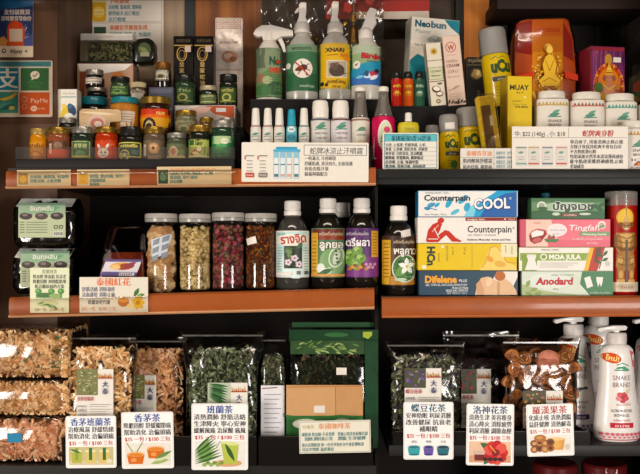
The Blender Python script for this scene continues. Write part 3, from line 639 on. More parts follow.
card('price_card', 'white card with teal, purple and dark blue cups', 'price card', 403.5, 453.5, 402, 459.5, -.007, WHITE, teacard(403.5, 453.5, 402, 459.5, '蝶豆花茶', ['安神助眠 利尿消腫', '改善健尿 抗衰老', '補眼睛'], pbfly, '#2d5a72'), group=G)
card('price_card', 'white card with a red hibiscus flower', 'price card', 466, 513.5, 404, 465.5, -.007, WHITE, teacard(466, 513.5, 404, 465.5, '洛神花茶', ['清熱生津 美容瘦身', '清心降火 消除疲勞', '利尿消腫 調節血壓'], proselle, '#2d4f72'), group=G, rot=(0, .012, 0))
card('price_card', 'white card with brown fruits and a glass of orange tea', 'price card', 527.5, 574.5, 404, 456, -.007, WHITE, teacard(527.5, 574.5, 404, 456, '羅漢果茶', ['化痰止咳 清熱潤腸', '益肝健脾 清熱解毒'], pmonk, '#b03a34'), group=G, rot=(0, -.03, 0))
def wide(A):
    A.frame(300.5, 421.5, 370, 452, .5, '#8aa0a0'); A.text('有機茶', 303, 428, 4, '#b0a060'); A.text('泰國咖啡茶', 335, 428.4, 6.4, '#e0935a', al='C', w=32, bold=.02)
    A.text('減壓通 降血糖 不易發胖', 302, 435.6, 4.2, '#3d7c80', w=33, bold=.02); A.text('舒緩心情改善新陳代謝', 338, 435.6, 4.2, '#3d7c80', w=30, bold=.02)
    A.text('舒緩咳 潤喉化痰止口乾', 305, 440, 4.2, '#3d7c80', w=28, bold=.02); A.text('潤腸 生津健脾', 338, 440, 4.2, '#3d7c80', w=28, bold=.02)
    A.text('適合長期飲用 每一包可沖泡多次不會影響味道', 302, 446, 4, '#3d7c80', w=62, bold=.01); A.text('可以冷熱飲 溫度適宜', 302, 450.4, 4, '#3d7c80', w=32, bold=.01)
card('price_card', 'low wide cream card with teal writing in front of the green pouch', 'price card', 299.5, 371, 420.5, 453, -.0055, '#e9e4d2', wide, .6, group=G, rot=(0, -.02, 0))

# jars just visible under the right bottom shelf
for i, c in enumerate((555, 604)):
    t = vessel('preserve_jar', ['dark red jar under the bottom shelf, the left of two', 'dark red jar under the bottom shelf with a white slip on its lid'][i], 'jar', c, .10, zBL - .2995, [('body', [(0, None), (22, None), (24, 556), (24, 480), (20, 474)], M('#4a1214', .3, coat=.5), None), ('lid', [(21, 474), (22, 473), (22, 464), (20, 462), (0, 462)], M('#5a1a1c', .3, coat=.4), None)], 'jars below the bottom shelf')
    if i: mb = MB(); mb.box(-.012, .012, -.046, -.0455, .0, .009, M('#d8cfc8', .5)); mb.build('paper_slip', t, (0, 0, Z(470, .1) - (zBL - .2995)), (-.1, .05, 0))
# ================= middle shelf, left
JF = film('#f8f5f0', .01, .08, 0, 45)
def clearjar(label, c, hw, ytop, Y, fillc, seed, extra=None):
    z = zMLy(c, Y) + .0012; k = K(Y); B = PY(z, Y); r = hw * k; h = (B - ytop) * k; lh = 8.5 * k; rng = random.Random(seed)
    t = thing('storage_jar', label, 'jar', (X(c, Y), Y, z), 'clear jars of dried herbs')
    mb = MB(); mb.lathe([(r * .9, 0), (r * .98, .002), (r, .006), (r, h - lh - .004), (r * .94, h - lh - .001), (r * .93, h - lh)], JF, 40); mb.build('body', t)
    mb = MB(); lm = M('#9a9690', .3, coat=.3, mott=.05)
    mb.lathe([(r * .95, h - lh + .0002), (r * 1.02, h - lh + .001), (r * 1.03, h - lh * .62)], lm, 40); mb.lathe([(r * 1.0, h - lh * .62), (r * 1.0, h - lh * .55)], M('#75716c', .4), 40)
    mb.lathe([(r * 1.03, h - lh * .55), (r * 1.03, h - .0022), (r * .99, h), (r * .9, h - .0008), (0, h - .0008)], M('#a8a49e', .3, coat=.3, mott=.05), 40); mb.build('lid', t)
    fillc(t, r, h - lh, rng)
    if extra: extra(t, r, h, k, B, c)
    return t
def fill_small(kind, n, cols, sc_, core):
    def f(t, r, h, rng):
        mb = MB(); mb.lathe([(.84 * r, .003), (.84 * r, h - .015), (0, h - .010)], M(core, .9, mott=.3), 24)
        for i in range(n):
            a = rng.uniform(math.pi * .9, math.pi * 2.1); v = rng.uniform(.006, h - .010); q = r * rng.uniform(.86, .93) - .003 * sc_
            piece(mb, rng, kind, (q * math.cos(a), q * math.sin(a), v), M(rng.choice(cols), .6, mott=.15), sc_)
        mb.v = [(x * min(1, .965 * r / max(1e-6, math.hypot(x, y))), y * min(1, .965 * r / max(1e-6, math.hypot(x, y))), max(.003, min(h - .004, z_))) for x, y, z_ in mb.v]
        tag(mb.build('contents', t), kind='stuff')
    return f
def fill_roots(t, r, h, rng):
    protos = []
    for i in range(4):
        bm = bmesh.new(); bmesh.ops.create_icosphere(bm, subdivisions=2, radius=1); q = random.Random(60 + i); ph = [q.uniform(0, 6) for _ in range(4)]
        for v in bm.verts:
            x, y, z_ = v.co; s_ = 1 + .22 * math.sin(3 * x + ph[0]) + .18 * math.sin(4 * z_ + ph[1]) + .12 * math.sin(5 * y + ph[2])
            v.co = (x * .0155 * s_, y * .0075 * (1 + .3 * math.sin(3 * x + ph[3])), z_ * .0115 * s_)
        mb = MB(); mb.bm(bm, M(['#e0c294', '#d0a878', '#ecd4ae', '#c0966a'][i], .75, mott=.18, bump=.4, scale=180), True); protos.append(mb)
    obs = []
    n = 0
    for row in range(11):
        for j in range(5):
            a = math.pi * (1.0 + (j + .5 * (row % 2)) / 5) + rng.uniform(-.12, .12); q = r * .60; v = .012 + row * (h - .026) / 10.5
            loc = (q * math.cos(a), q * math.sin(a), v); rot = (rng.uniform(-.6, .6), rng.uniform(-1.2, 1.2), a + math.pi / 2 + rng.uniform(-.4, .4))
            if n < 4: o = protos[n].build('root_slice', t, loc, rot); obs.append(o)
            else: o = obs[rng.randrange(4)].copy(); COL.objects.link(o); o.location = loc; o.rotation_euler = rot
            n += 1
    mb = MB(); mb.lathe([(.55 * r, .004), (.55 * r, h - .02), (0, h - .015)], M('#5a4028', .9, mott=.3), 20); mb.build('inner_roots', t)
def sticker(col, pts, draw=None):
    def f(t, r, h, k, B, c):
        mb = MB(); A = Art(mb, c, B, k, lambda v: r + .0008); A.poly(pts, col)
        if draw: draw(A)
        mb.build('label', t)
    return f
def grey(A):
    for i in range(3):
        for j in range(2): A.poly([(156.5 + j * 9 - i * .6, 240.5 + i * 8 - j * 3), (163 + j * 9 - i * .6, 238 + i * 8 - j * 3), (162 + j * 9 - i * .6, 243.5 + i * 8 - j * 3), (156 + j * 9 - i * .6, 246 + i * 8 - j * 3)], '#7e8792')
clearjar('clear jar of pale brown root slices with a tilted white label', 161.6, 16.1, 214, .052, fill_roots, 1, sticker('#c8ced4', [(154, 240), (172, 234), (174, 236), (169, 254), (155, 259)], grey))
clearjar('clear jar packed with small beige nuts', 195.4, 15.9, 214.3, .052, fill_small('nut', 760, ['#e2cf9c', '#cdb47c', '#ecdcae', '#bda46c', '#a8925c', '#e6d4a8'], .80, '#6e5c3a'), 2)
clearjar('clear jar of dried pink and red rosebuds', 228.6, 16.4, 213, .052, fill_small('bud', 420, ['#8a2f3a', '#a84452', '#6a3a34', '#7c6a52', '#5a2a2c', '#94664f', '#b86570', '#4f4030'], .82, '#3a1a1a'), 3)
clearjar('clear jar of orange dried flower petals with a small white price sticker', 260.6, 15.8, 213.8, .052, fill_small('leaf', 1500, ['#a85a1f', '#c2702a', '#7c3d18', '#8a4c22', '#5e3016', '#b4802f', '#6f5a30'], .85, '#43210f'), 4, sticker('#e6e0d6', [(247, 239), (256.6, 236.2), (258.2, 243), (248.6, 245.4)]))

# herb liquid bottles
DK = M('#17130f', .12, coat=.8, mott=.05)
def bottle(label, c, hw, ycap, Y, z, lab, body=None, capm='#e8e2da', st=None, lw='#e9e4da', lb=(234, 276)):
    B = PY(z, Y); ys = ycap + 28
    prof = [(0, None), (hw * .92, None), (hw, B - 2), (hw, ys + 9), (hw * .93, ys + 1), (hw * .72, ys - 7), (hw * .5, ys - 12), (hw * .42, ys - 13)]
    t = vessel('herbal_bottle', label, 'bottle', c, Y, z, [('body', prof, body or DK, None),
        ('cap', [(hw * .46, ys - 13.2), (hw * .52, ys - 13.6), (hw * .52, ycap + 10.5), (hw * .47, ycap + 9.5), (hw * .47, ycap + 8.6), (hw * .5, ycap + 8), (hw * .49, ycap + 1), (hw * .44, ycap), (0, ycap)], M(capm, .4, mott=.02), None),
        ('label', [(hw + .15, lb[1]), (hw + .2, lb[1] - .3), (hw + .2, lb[0] + .3), (hw + .15, lb[0])], M(lw, .4, mott=.02), lab)], 'herbal drink bottles')
    if st: mb = MB(); A = Art(mb, c, B, K(Y), lambda v: hw * K(Y) + .0004); A.poly(st, '#ddd3cc'); mb.build('price_sticker', t)
    return t
def lab1(A):
    c = 292.5; A.rect(276, 232, 309, 276, '#bfe0dc'); A.ell(c, 240, 17, 6, '#ece6da'); A.ell(c + 4, 264, 16, 14, '#dff0ec')
    A.text('รางจืด', c + 1.5, 243, 11.5, '#b8402f', al='C', w=25, bold=.03, rot=5); A.text('สมุนไพร', 282, 235.4, 4, '#3f8f8c', al='C', w=8)
    for i in range(9): A.line([(278, 248 + i * 2.6), (283, 248 + i * 2.6)], .6, '#6f8f90'); A.line([(304, 248 + i * 2.6), (308, 248 + i * 2.6)], .6, '#6f8f90')
    A.rect(285, 246, 302, 268, '#2c3a2a')
    for i in range(7): A.leaf(286 + i * 2, 249 + (i % 3) * 4, 8, 4, i * 50, ['#4c6a3f', '#6f8a58', '#24301f'][i % 3])
    for x, y in ((289, 262), (295, 258), (299, 264)):
        for q in range(5): A.ell(x + 2. * math.cos(q * 1.26), y + 2. * math.sin(q * 1.26), 1.6, 1.4, '#dcc9d4', n=9)
        A.ell(x, y, .9, .9, '#8a5a7a', n=8)
    A.rect(278, 272, 292, 275, '#e9e4da'); A.rect(297, 270.5, 300.5, 274, '#6b6f6c'); A.rect(304, 270.5, 307.5, 274, '#565a58')
def lab2(A):
    c = 328; A.rect(311.5, 232, 344.5, 276, '#4f7a52'); A.rect(311.5, 229.5, 345, 236, '#6e2a1e'); A.rect(311.8, 233, 318, 276, '#d9a63a'); A.rect(318, 235, 345, 240, '#8a3a22')
    for i in range(10): A.line([(312.6, 238 + i * 3.6), (316.5, 238 + i * 3.6)], .7, '#6a4a1c')
    A.text('เครื่องดื่มสมุนไพร', 331, 235.6, 4.2, '#f0d9b8', al='C', w=23); A.ell(332, 262, 12.5, 14, '#7fa56f')
    A.ell(336, 257, 7.5, 10.5, '#d8e4d0', 18); A.ell(336, 257, 6.3, 9.2, '#7d9a70', 18); A.ell(336, 257, 3, 7.5, '#cfdcc4', 18); 
    for i in range(4): A.ell(335.4 + i * .5, 251 + i * 3.6, 1.3, 1, '#3f4a38', n=8)
    A.ell(321, 268, 4, 5, '#dfe8da'); A.ell(325, 271, 5, 3.4, '#eef0e6'); A.ell(329, 270, 2.6, 3.4, '#c3d4bc'); A.leaf(318, 274, 16, 5, -20, '#44683f')
    A.text('ลูกยอ', 331, 248, 10, '#2c4a2f', al='C', w=23, bold=.085); A.text('ลูกยอ', 331, 248, 10, '#f0ece0', al='C', w=22.4, bold=.03); A.rect(312, 273.6, 345, 276, '#d89a54')
def lab3(A):
    c = 361.5; A.rect(345.5, 230, 378, 276, '#5b2f6e'); A.rect(345.5, 230, 369, 236, '#452055'); A.poly([(345.5, 262), (378, 254), (378, 276), (345.5, 276)], '#7c3a80')
    A.rect(370.5, 231, 377.4, 257, '#dca83c'); 
    for i in range(8): A.line([(371.5, 234 + i * 2.8), (376, 234 + i * 2.8)], .6, '#6a4a1c')
    A.text('เครื่องดื่มสมุนไพร', 357, 235.4, 4.2, '#e9d9e6', al='C', w=21)
    for x, y in ((350, 254), (357, 250), (352, 262), (360, 258), (347.5, 259), (356, 265)): A.ell(x, y, 4.9, 4.9, '#6f9a44'); A.ell(x - 1, y - 1.2, 2.6, 2.3, '#a9c66c', n=12); A.ell(x + .6, y + .4, .9, .9, '#3f5f28', n=8)
    for i in range(9): A.ell(350 + i * 2.5, 268.5 - (i % 3) * 1.8, 2.2, 1.7, ['#b5793a', '#d29a50', '#7d4a22'][i % 3], n=9)
    for i in range(5): A.ell(365 + i * 2, 264 + (i % 2) * 3, 1.6, 1.6, '#c98ac0', n=9)
    A.text('ตรีผลา', 357.5, 246, 10, '#2c1038', al='C', w=22, bold=.085); A.text('ตรีผลา', 357.5, 246, 10, '#f1eaf0', al='C', w=21.4, bold=.03)
def lab4(A):
    c = 398.5; A.rect(382, 239, 415, 284, '#5d3a1f'); A.rect(382, 236, 415.4, 248, '#3a2216'); A.rect(382, 240, 389.5, 284, '#dfae3a'); A.rect(388, 276, 415, 284, '#b8802c')
    for i in range(10): A.line([(383.2, 244 + i * 3.6), (388, 244 + i * 3.6)], .7, '#6a4a1c')
    A.text('เครื่องดื่มสมุนไพร', 403, 243.5, 4.2, '#e9d2b0', al='C', w=21); A.ell(403, 268, 12.4, 14, '#d8e0cc'); A.ell(403, 268, 11.3, 13, '#3f6f38')
    A.leaf(393, 276, 20, 9, -40, '#6d9a52'); A.leaf(396, 260, 16, 8, 30, '#2c5428')
    for q in range(5): A.leaf(405, 266, 8.5, 4.6, q * 72 - 20, '#f0f2ea')
    A.ell(405, 266, 1.5, 1.5, '#d8c45a', n=10); A.ell(399, 279, 6, 1.6, '#bcd0b0')
    A.text('พลูคาว', 403.5, 254, 9.5, '#2a1810', al='C', w=23, bold=.085); A.text('พลูคาว', 403.5, 254, 9.5, '#f2ece2', al='C', w=22.4, bold=.03)
zb = lambda c, Y=.05: zMLy(c, Y) + .001
bottle('bottle with a pale blue label and red curly lettering', 292.5, 16.5, 201, .05, zb(292.5), lab1, M('#3a3835', .1, coat=.9, mott=.04), lb=(231, 277))
bottle('dark bottle with a green fruit label and yellow side strip', 328, 16.6, 198.5, .05, zb(328), lab2, lb=(228.5, 277), lw='#5a7a58')
bottle('dark bottle with a purple label of green berries', 361.8, 16.4, 198.5, .05, zb(361.8), lab3, lb=(228.5, 277), lw='#5b2f6e')
bottle('dark bottle at the back showing only its cap between two fruit labels', 342, 16.2, 203, .13, zMLy(342, .13) + .001, lab2 if False else (lambda A: None), lb=(235, 276), lw='#5a7a58')
bottle('dark bottle with white blossom label standing alone right of the gap', 398.6, 16.8, 206, .05, zMR + .001, lab4, lb=(236, 285), lw='#4a2c1a', st=[(399, 231.5), (408.5, 229), (409.5, 236), (400, 238)])

# two dark packets, a saffron packet and their cards
def packet(label, x0, x1, ytop, z, Y, dep, lab, seed):
    k = K(Y); B = PY(z, Y); c = (x0 + x1) / 2; a = (x1 - x0) / 2 * k; h = (B - ytop) * k; t = thing('dried_fruit_packet', label, 'packet', (X(c, Y), Y + dep / 2, z), 'dark packets at the left')
    mb = MB(); n = 44; rows = 12; vs = []; fs = []
    for j in range(rows + 1):
        q = j / rows; s_ = min(1, .88 + q * .9) * (1 if q < .82 else 1 - .03 * (q - .82) / .18); tt = dep / 2 * (1 if q < .75 else max(.12, 1 - ((q - .75) / .25) ** 1.4 * .88)) * min(1, .8 + q * 2)
        for i in range(n):
            g = 2 * math.pi * i / n; cs, sn = math.cos(g), math.sin(g); e = .42; x = a * s_ * math.copysign(abs(cs) ** e, cs); y = tt * math.copysign(abs(sn) ** e, sn)
            vs.append((x, y + .0012 * math.sin(x * 130 + j * 1.3 + seed), h * q + .0016 * math.sin(x * 90 + seed) * q))
    for j in range(rows):
        for i in range(n): q = (i + 1) % n; fs.append([j * n + i, j * n + q, (j + 1) * n + q, (j + 1) * n + i])
    fs += [list(range(n))[::-1], [rows * n + i for i in range(n)]]
    mb.add(vs, fs, film('#a8a29a', .04, .12, .5, 18.), True); mb.build('clear_film', t)
    cm = MB(); rng = random.Random(seed); cm.lathe([(a * .78, .004), (a * .9, .02), (a * .88, h * .75), (a * .5, h * .84)], M('#14110f', .6, mott=.3, bump=.5, scale=120), 28, dep * .40 / (a * .9), 5.)
    for i in range(260): piece(cm, rng, 'bud', (rng.uniform(-.84, .84) * a, -dep * .36 + rng.uniform(-.003, .004), rng.uniform(.008, h * .78)), M(rng.choice(['#1b1715', '#26201c', '#120f0e', '#2e2723']), .45), 1.1)
    tag(cm.build('contents', t), kind='stuff')
    lm = MB(); x0l, x1l, y0l, y1l = lab; yy = -dep / 2 - .0035; lm.box((x0l - c) * k, (x1l - c) * k, yy, yy + .0007, (B - y1l) * k, (B - y0l) * k, M('#b3bd98', .45, mott=.03))
    A = Art(lm, c, B, k, y0=yy, d0=.0001, step=.00005); w = x1l - x0l
    A.rect(x0l, y0l, x1l, lerp(y0l, y1l, .34), '#8fa88a'); A.rect(x0l, y0l, x1l, y0l + 2.5, '#5a7a64')
    for i in range(3): A.ell(x0l + w * (.16 + .33 * i), lerp(y0l, y1l, .38), w * .14, 3.6, ['#3a2c2a', '#4a3a38', '#352a2a'][i]); A.ell(x0l + w * (.14 + .33 * i), lerp(y0l, y1l, .35), w * .06, 1.4, '#7a6a64', n=10)
    A.leaf(x0l + w * .5, lerp(y0l, y1l, .25), w * .4, 5, -14, '#5f9a6c'); A.leaf(x0l + 3, lerp(y0l, y1l, .22), w * .35, 4, 8, '#86a884')
    A.text('อินทผลัม', x0l + w * .5, lerp(y0l, y1l, .22), 6, '#d8dcc8', al='C', w=w * .5, bold=.03)
    for i in range(5): A.line([(x0l + 8, lerp(y0l, y1l, .56) + i * 2.5), (x0l + w * .62, lerp(y0l, y1l, .56) + i * 2.5)], .55, '#5c6650'); A.line([(x0l + 1.5, lerp(y0l, y1l, .56) + i * 2.5), (x0l + 6, lerp(y0l, y1l, .56) + i * 2.5)], .7, '#4c5644')
    A.frame(x1l - 11, y1l - 12, x1l - 8, y1l - 9, .6, '#3a4034'); A.frame(x1l - 6, y1l - 12, x1l - 3, y1l - 9, .6, '#3a4034')
    A.rect(x1l - 12, y1l - 6, x1l - 2, y1l - 1.2, '#dfe2d2')
    for i in range(8): A.line([(x1l - 11 + i * 1.15, y1l - 5.5), (x1l - 11 + i * 1.15, y1l - 2)], .5 if i % 2 else .75, '#2c2c28')
    lm.build('printed_label', t)
    sm = MB(); nn = 24; vs = []
    for i in range(nn + 1):
        u = -1 + 2 * i / nn
        for q in (0, 1): vs.append((a * .86 * u, -.006 - .034 * (1 - q) - .004 * math.sin(u * 9 + seed), h + .0 + (.002 if q else -.024 + .008 * abs(u))))
    sm.add(vs, [[2 * i, 2 * i + 2, 2 * i + 3, 2 * i + 1] for i in range(nn)], M('#e8ebe6', .3, bump=.5, scale=60.), True); sm.build('folded_seal', t)
    return B, h
zp = zMLy(41, .03) + .0036
packet('dark fruit packet at the left end standing behind the green tea card', 9.5, 73.5, 249.5, zp, .028, .085, (21, 70, 251, 287), 3)
packet('dark fruit packet lying on top of the other dark packet', 10, 75.5, 198.5, Z(249.5, .028) + .0028, .028, .085, (19, 66, 203, 237.5), 8)
Y = .035; k = K(Y); z = zMLy(122, Y) + .0016; B = PY(z, Y); t = thing('saffron_packet', 'clear topped packet of red brown saffron beside the root slice jar', 'packet', (X(121.5, Y), Y, z))
h = lambda px, py: ((px - 121.5) * k, (B - py) * k)
mb = MB(); mb.prism([h(97.5, B), h(143.4, B), h(143.6, 268), h(142.5, 252), h(107, 252), h(99, 275)], 0, .06, M('#8f3a1c', .6, mott=.3, bump=.4, scale=150), .003); mb.build('contents', t)
mb = MB(); mb.prism([h(97.3, B - .3), h(143.5, B - .3), h(143.8, 262), h(142, 236), h(137, 225.5), h(124, 227), h(110, 226), h(104, 243), h(97.6, 276)], -.0022, .064, film('#d8ccc6', -.03, .12, .6, 22.), .006, True); mb.build('clear_film', t)
mb = MB(); A = Art(mb, 121.5, B, k, y0=-.0036, d0=.0001); mb.box(*[v for v in (h(101, 0)[0], h(102, 0)[0])], -.0036, -.0031, h(0, 277)[1], h(0, 276)[1], M('#d9d0d4', .4))
A.poly([(107, 259), (142.5, 259.5), (136, 276.5), (100.5, 275.5)], '#d8d0d6'); A.poly([(107, 259), (142.5, 259.5), (141.3, 262), (106, 261.6)], '#5a4a7a'); A.ell(121, 266, 11, 3.6, '#d9a04a', -4); A.ell(126, 266.5, 9, 3.2, '#9a3f22', -8); A.ell(116, 267, 5, 2.6, '#e8c07a'); A.leaf(124, 267, 14, 4, -20, '#8a3a4a')
A.poly([(102.5, 271.5), (137.5, 272.3), (136, 276.5), (100.5, 275.5)], '#6a5a94'); A.poly([(120, 272.5), (135, 272.8), (134, 276), (119, 275.6)], '#e4dee2')
for i in range(6): A.line([(121 + i * 2.2, 273), (120.4 + i * 2.2, 275.4)], .8, '#3a3640')
mb.build('printed_label', t)
def mcard1(A):
    A.text('香蘭綠茶', 49.5, 274, 4.6, '#4a5a34', al='C', w=15)
    for i, l in enumerate(('降血壓 降血脂 抗衰老', '降膽固醇 抑制脂肪堆', '防治糖尿病的方案')): A.text(l, 49.7, 279 + i * 4.9, 4.5, '#3a4030', al='C', w=33 - (4 if i == 2 else 0), bold=.03)
    for x in (38.5, 51.5, 61): A.ell(x, 292, 3.4, 2.8, '#4f8a3f'); A.ell(x - .8, 291.4, 1.6, 1.2, '#7fb062', n=9)
    A.rect(36, 294.6, 62, 298.5, '#5d8a48'); A.ell(45, 296, 8, 2.6, '#3d6a30'); A.ell(55, 296.5, 6, 2.4, '#86a860')
    A.ell(47, 304, 11, 3.2, '#cdd0a0'); 
    for i in range(6): A.leaf(38 + i * 3, 305 + (i % 2), 7, 2, -20 + 13 * i, ['#6d8a45', '#94a860', '#51702f'][i % 3])
    A.text('$30 一包', 35, 311.8, 3.8, '#c9803a', w=11); A.text('$100 三包', 50, 311.6, 3.8, '#c9803a', w=14)
card('price_card', 'cream green card with green leaf pictures in front of the dark packets', 'price card', 30, 69, 268.5, 313.5, -.0145, '#dde0bf', mcard1, .8, group='cards on the middle rail', z=zML(49.5) - .0315)
def mcard2(A):
    A.text('泰國紅花', 113.5, 285.4, 8.6, '#d9683a', al='C', w=34, bold=.03)
    for i, l in enumerate(('舒筋活絡 消除濕疹', '活血護肝 消脂止痛')): A.text(l, 82, 291.4 + i * 5.4, 4.9, '#3f4a6a', w=33, bold=.03)
    A.text('延緩衰老代謝', 88, 304.3, 4.9, '#3a3f4a', w=22, bold=.02); A.rect(87, 297.2, 110, 299.6, '#d8d0c4')
    A.text('$35 一包', 82, 310.8, 4.4, '#d98a4a', w=13); A.text('$100 三包', 99, 310.6, 4.4, '#d98a4a', w=17)
    for q in range(7): A.leaf(138, 303, 7.5, 4, q * 51, '#e2b32f')
    A.ell(138, 303, 2.4, 2.2, '#b8861c'); A.leaf(134, 297, 10, 4, -60, '#44702f'); A.leaf(137, 297, 8, 3.4, -20, '#5c8a3c'); A.ell(123.5, 302.5, 5.6, 4.6, '#b8702c'); A.ell(123.5, 300.4, 5.6, 2.2, '#d99a4a'); A.ell(131, 306, 4, 2.4, '#e8cf8a')
card('price_card', 'cream card with red orange heading and a yellow flower', 'price card', 79.5, 148, 277.5, 313, -.0145, '#e0d9c8', mcard2, .8, group='cards on the middle rail', z=zML(113.5) - .0345)

# ================= middle shelf, right: two stacks of cartons and a tube
Yb = .014; z0 = zMR + .0006; GC = 'ointment cartons'
def stack(items, z):
    for (nm, lab, x0, x1, y0, dep, face, side, draw, rz) in items:
        carton(nm, lab, 'carton', x0, x1, y0, Yb, dep, z, face, draw, side, group=GC, rot=(0, 0, rz)); z = Z(y0, Yb) + .0005
def difelene(A, b):
    A.poly([(494, 271.5), (517.5, 271.5), (517.5, 273), (506, b - .5), (482, b - .5)], '#eae4dc'); A.rect(494, 271.5, 517.5, b - .5, '#e9e2d8'); A.poly([(494, 271.5), (497, 271.5), (484, b - .5), (475, b - .5), (475, 271.5)], '#27455a'); A.poly([(517.6, 277), (517.6, b - .5), (509, b - .5)], '#27455a')
    A.text('Difelene', 425, 282.6, 9.6, '#f0a83a', w=32, bold=.045); A.text('PLUS', 459, 282, 3.6, '#d8d4cc', w=8, bold=.03); A.text('GEL TOPICAL ANTI-INFLAMMATORY', 425.5, 286, 3.2, '#c9cfd0', w=42, bold=.02)
    A.text('MUSCLE PAIN', 452, 289, 3, '#d8dcdc', al='L', w=16, bold=.02); A.text('RELIEF AND COMFORT', 446, 291.6, 3, '#d8dcdc', w=22, bold=.02); A.text('NET WEIGHT 100 G', 447, 294, 2.8, '#c3caca', w=20, bold=.01)
    A.poly([(475, b - .6), (477, 284), (481, 278), (488, 276.5), (497, 281), (506, 279), (511, 283), (516, 290), (517, b - .6)], '#e0b890'); A.poly([(497, 281), (500, 283), (499.5, b - .6), (497, b - .6)], '#c99a70'); A.ell(500, 276, 5.4, 4.8, '#b8672e'); A.poly([(476, 284), (480, 280), (484, 290), (484, b - .6), (477, b - .6)], '#d0a078'); A.ell(489, 282, 3, 5, '#edcba8', 20)
def hcn(A, b):
    A.text('HCn', 427.5, 246.5, 10.5, '#2f4030', w=19, rot=-90, bold=.06); A.text('ointment', 438, 253, 3.2, '#4a4a2a', rot=-90, w=9); A.text('BALM FOR PAIN', 446, 246, 3.2, '#7a6a1c', rot=-90, w=15); A.text('มวย', 452, 247, 3.4, '#7a6a1c', rot=-90, w=8)
    A.line([(472, 246), (472, 268)], .4, '#a58a20'); A.text('50 g', 464, 247, 2.8, '#8a7420', rot=-90, w=7)
    A.poly([(480, 269), (486, 260), (488, 250), (494, 246), (500, 248), (506, 262), (516, 266), (516.8, b), (480, b)], '#f0d070'); A.line([(482, 268), (488, 258), (490, 248), (496, 246), (503, 254), (506, 262), (516, 263)], .9, '#d79a3a'); A.ell(490, 259, 4, 2.6, '#e8a03c', 40); A.ell(500, 264, 6, 3, '#e0b04a', 10)
    A.rect(501, 243.6, 517, 257, '#e9e2bc'); A.text('pain', 505, 246, 3, '#5a6a40', rot=-90, w=7); A.text('relief', 511, 246, 3, '#5a6a40', rot=-90, w=8)
    A.ell(442.5, 246.5, 1.6, 1.6, '#f0ead0', n=6); A.ell(424, 267, 2.6, 2.2, '#f0ead0', n=7)
def cpain(A, b):
    A.rect(465.5, 217.6, 516.6, 220.9, '#8a1a1c'); A.text('Analgesic Balm', 467, 220.2, 2.6, '#e9d8d0', w=18, bold=.02); A.ell(505, 219.2, 1, .8, '#e9d8d0', n=8); A.text('TAISHO', 508, 220.1, 2.3, '#e9d8d0', w=7)
    A.text('Counterpain', 467.5, 232.4, 9.5, '#2a2422', w=44, bold=.015); A.text('®', 512.5, 229, 3, '#2a2422'); A.text('NET WEIGHT 120 GRAMS', 468, 236, 2.4, '#5a5250', w=28); A.text('Relieves Muscular Aches and Pain', 467.5, 240.6, 2.9, '#4a3c3a', w=43, bold=.02)
    R = '#c3301f'; A.ell(440.8, 220.6, 3.3, 2.8, R, -20); A.poly([(426, 240.5), (428, 230), (433, 224), (438, 222), (442, 224), (440, 230), (437, 236), (445, 230), (449, 231), (456, 238), (461, 240.5), (461, 242), (452, 241.6), (446, 235), (438, 242.2), (427, 242.2)], R)
    A.line([(434, 228), (439, 238)], .9, '#ece6de'); A.line([(428, 239), (438, 239)], .8, '#ece6de'); A.line([(438.5, 225), (432, 232)], .6, '#e9d8d0')
def cpcool(A, b):
    A.poly([(472, 216.6), (476, 206), (484, 199), (494, 193), (497, 190.6), (516.8, 190.8), (516.8, 216.6)], '#2a9fd0'); A.poly([(480, 216.6), (486, 207), (494, 199), (505, 193.5), (516.8, 192), (516.8, 216.6)], '#1f5fa8'); A.poly([(464, 216.6), (468, 208), (477, 203), (474, 216.6)], '#7fd0e8')
    A.ell(449, 203, 5.6, 2.6, '#38a8d0', -58); A.ell(437, 205, 3.2, 1.6, '#38a8d0', -40); A.ell(463, 199.5, 6, 2.6, '#38a8d0', -42); A.ell(467, 207, 3, 4.6, '#38a8d0', 20); A.ell(455, 212, 5, 2, '#58bcd8', -30)
    A.ell(431, 205, 4, 2.2, '#4f9fc8', -20); A.ell(427, 208.5, 3, 1.6, '#3a86b8', 10); A.line([(427, 210), (435, 203)], 1, '#3a86b8'); A.line([(429, 208), (437, 210)], .9, '#3a86b8')
    A.text('Counterpain', 424, 200.6, 8.2, '#26262c', w=46, bold=.025); A.text('COOL', 473.6, 209.6, 14.5, '#173e80', w=37, bold=.075, rot=2); A.text('COOL', 474, 209.2, 14.5, '#f3f3f0', w=36, bold=.03, rot=2); A.text('®', 509, 199.5, 3.4, '#f0f0ee')
    A.text('ANALGESIC GEL', 425, 193.6, 2.3, '#7a8a90', w=24); A.text('Net Weight 100 g.', 425, 215.2, 2.3, '#7a8a90', w=22)
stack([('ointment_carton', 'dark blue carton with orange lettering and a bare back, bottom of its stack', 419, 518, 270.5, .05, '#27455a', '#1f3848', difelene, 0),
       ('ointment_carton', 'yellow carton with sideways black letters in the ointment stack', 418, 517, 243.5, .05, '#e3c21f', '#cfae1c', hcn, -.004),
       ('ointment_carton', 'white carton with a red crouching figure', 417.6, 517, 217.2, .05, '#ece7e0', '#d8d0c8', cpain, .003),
       ('ointment_carton', 'white and blue cooling gel carton on top of its stack', 418, 518, 190.4, .05, '#eae8e4', '#1f6fa0', cpcool, 0)], z0)
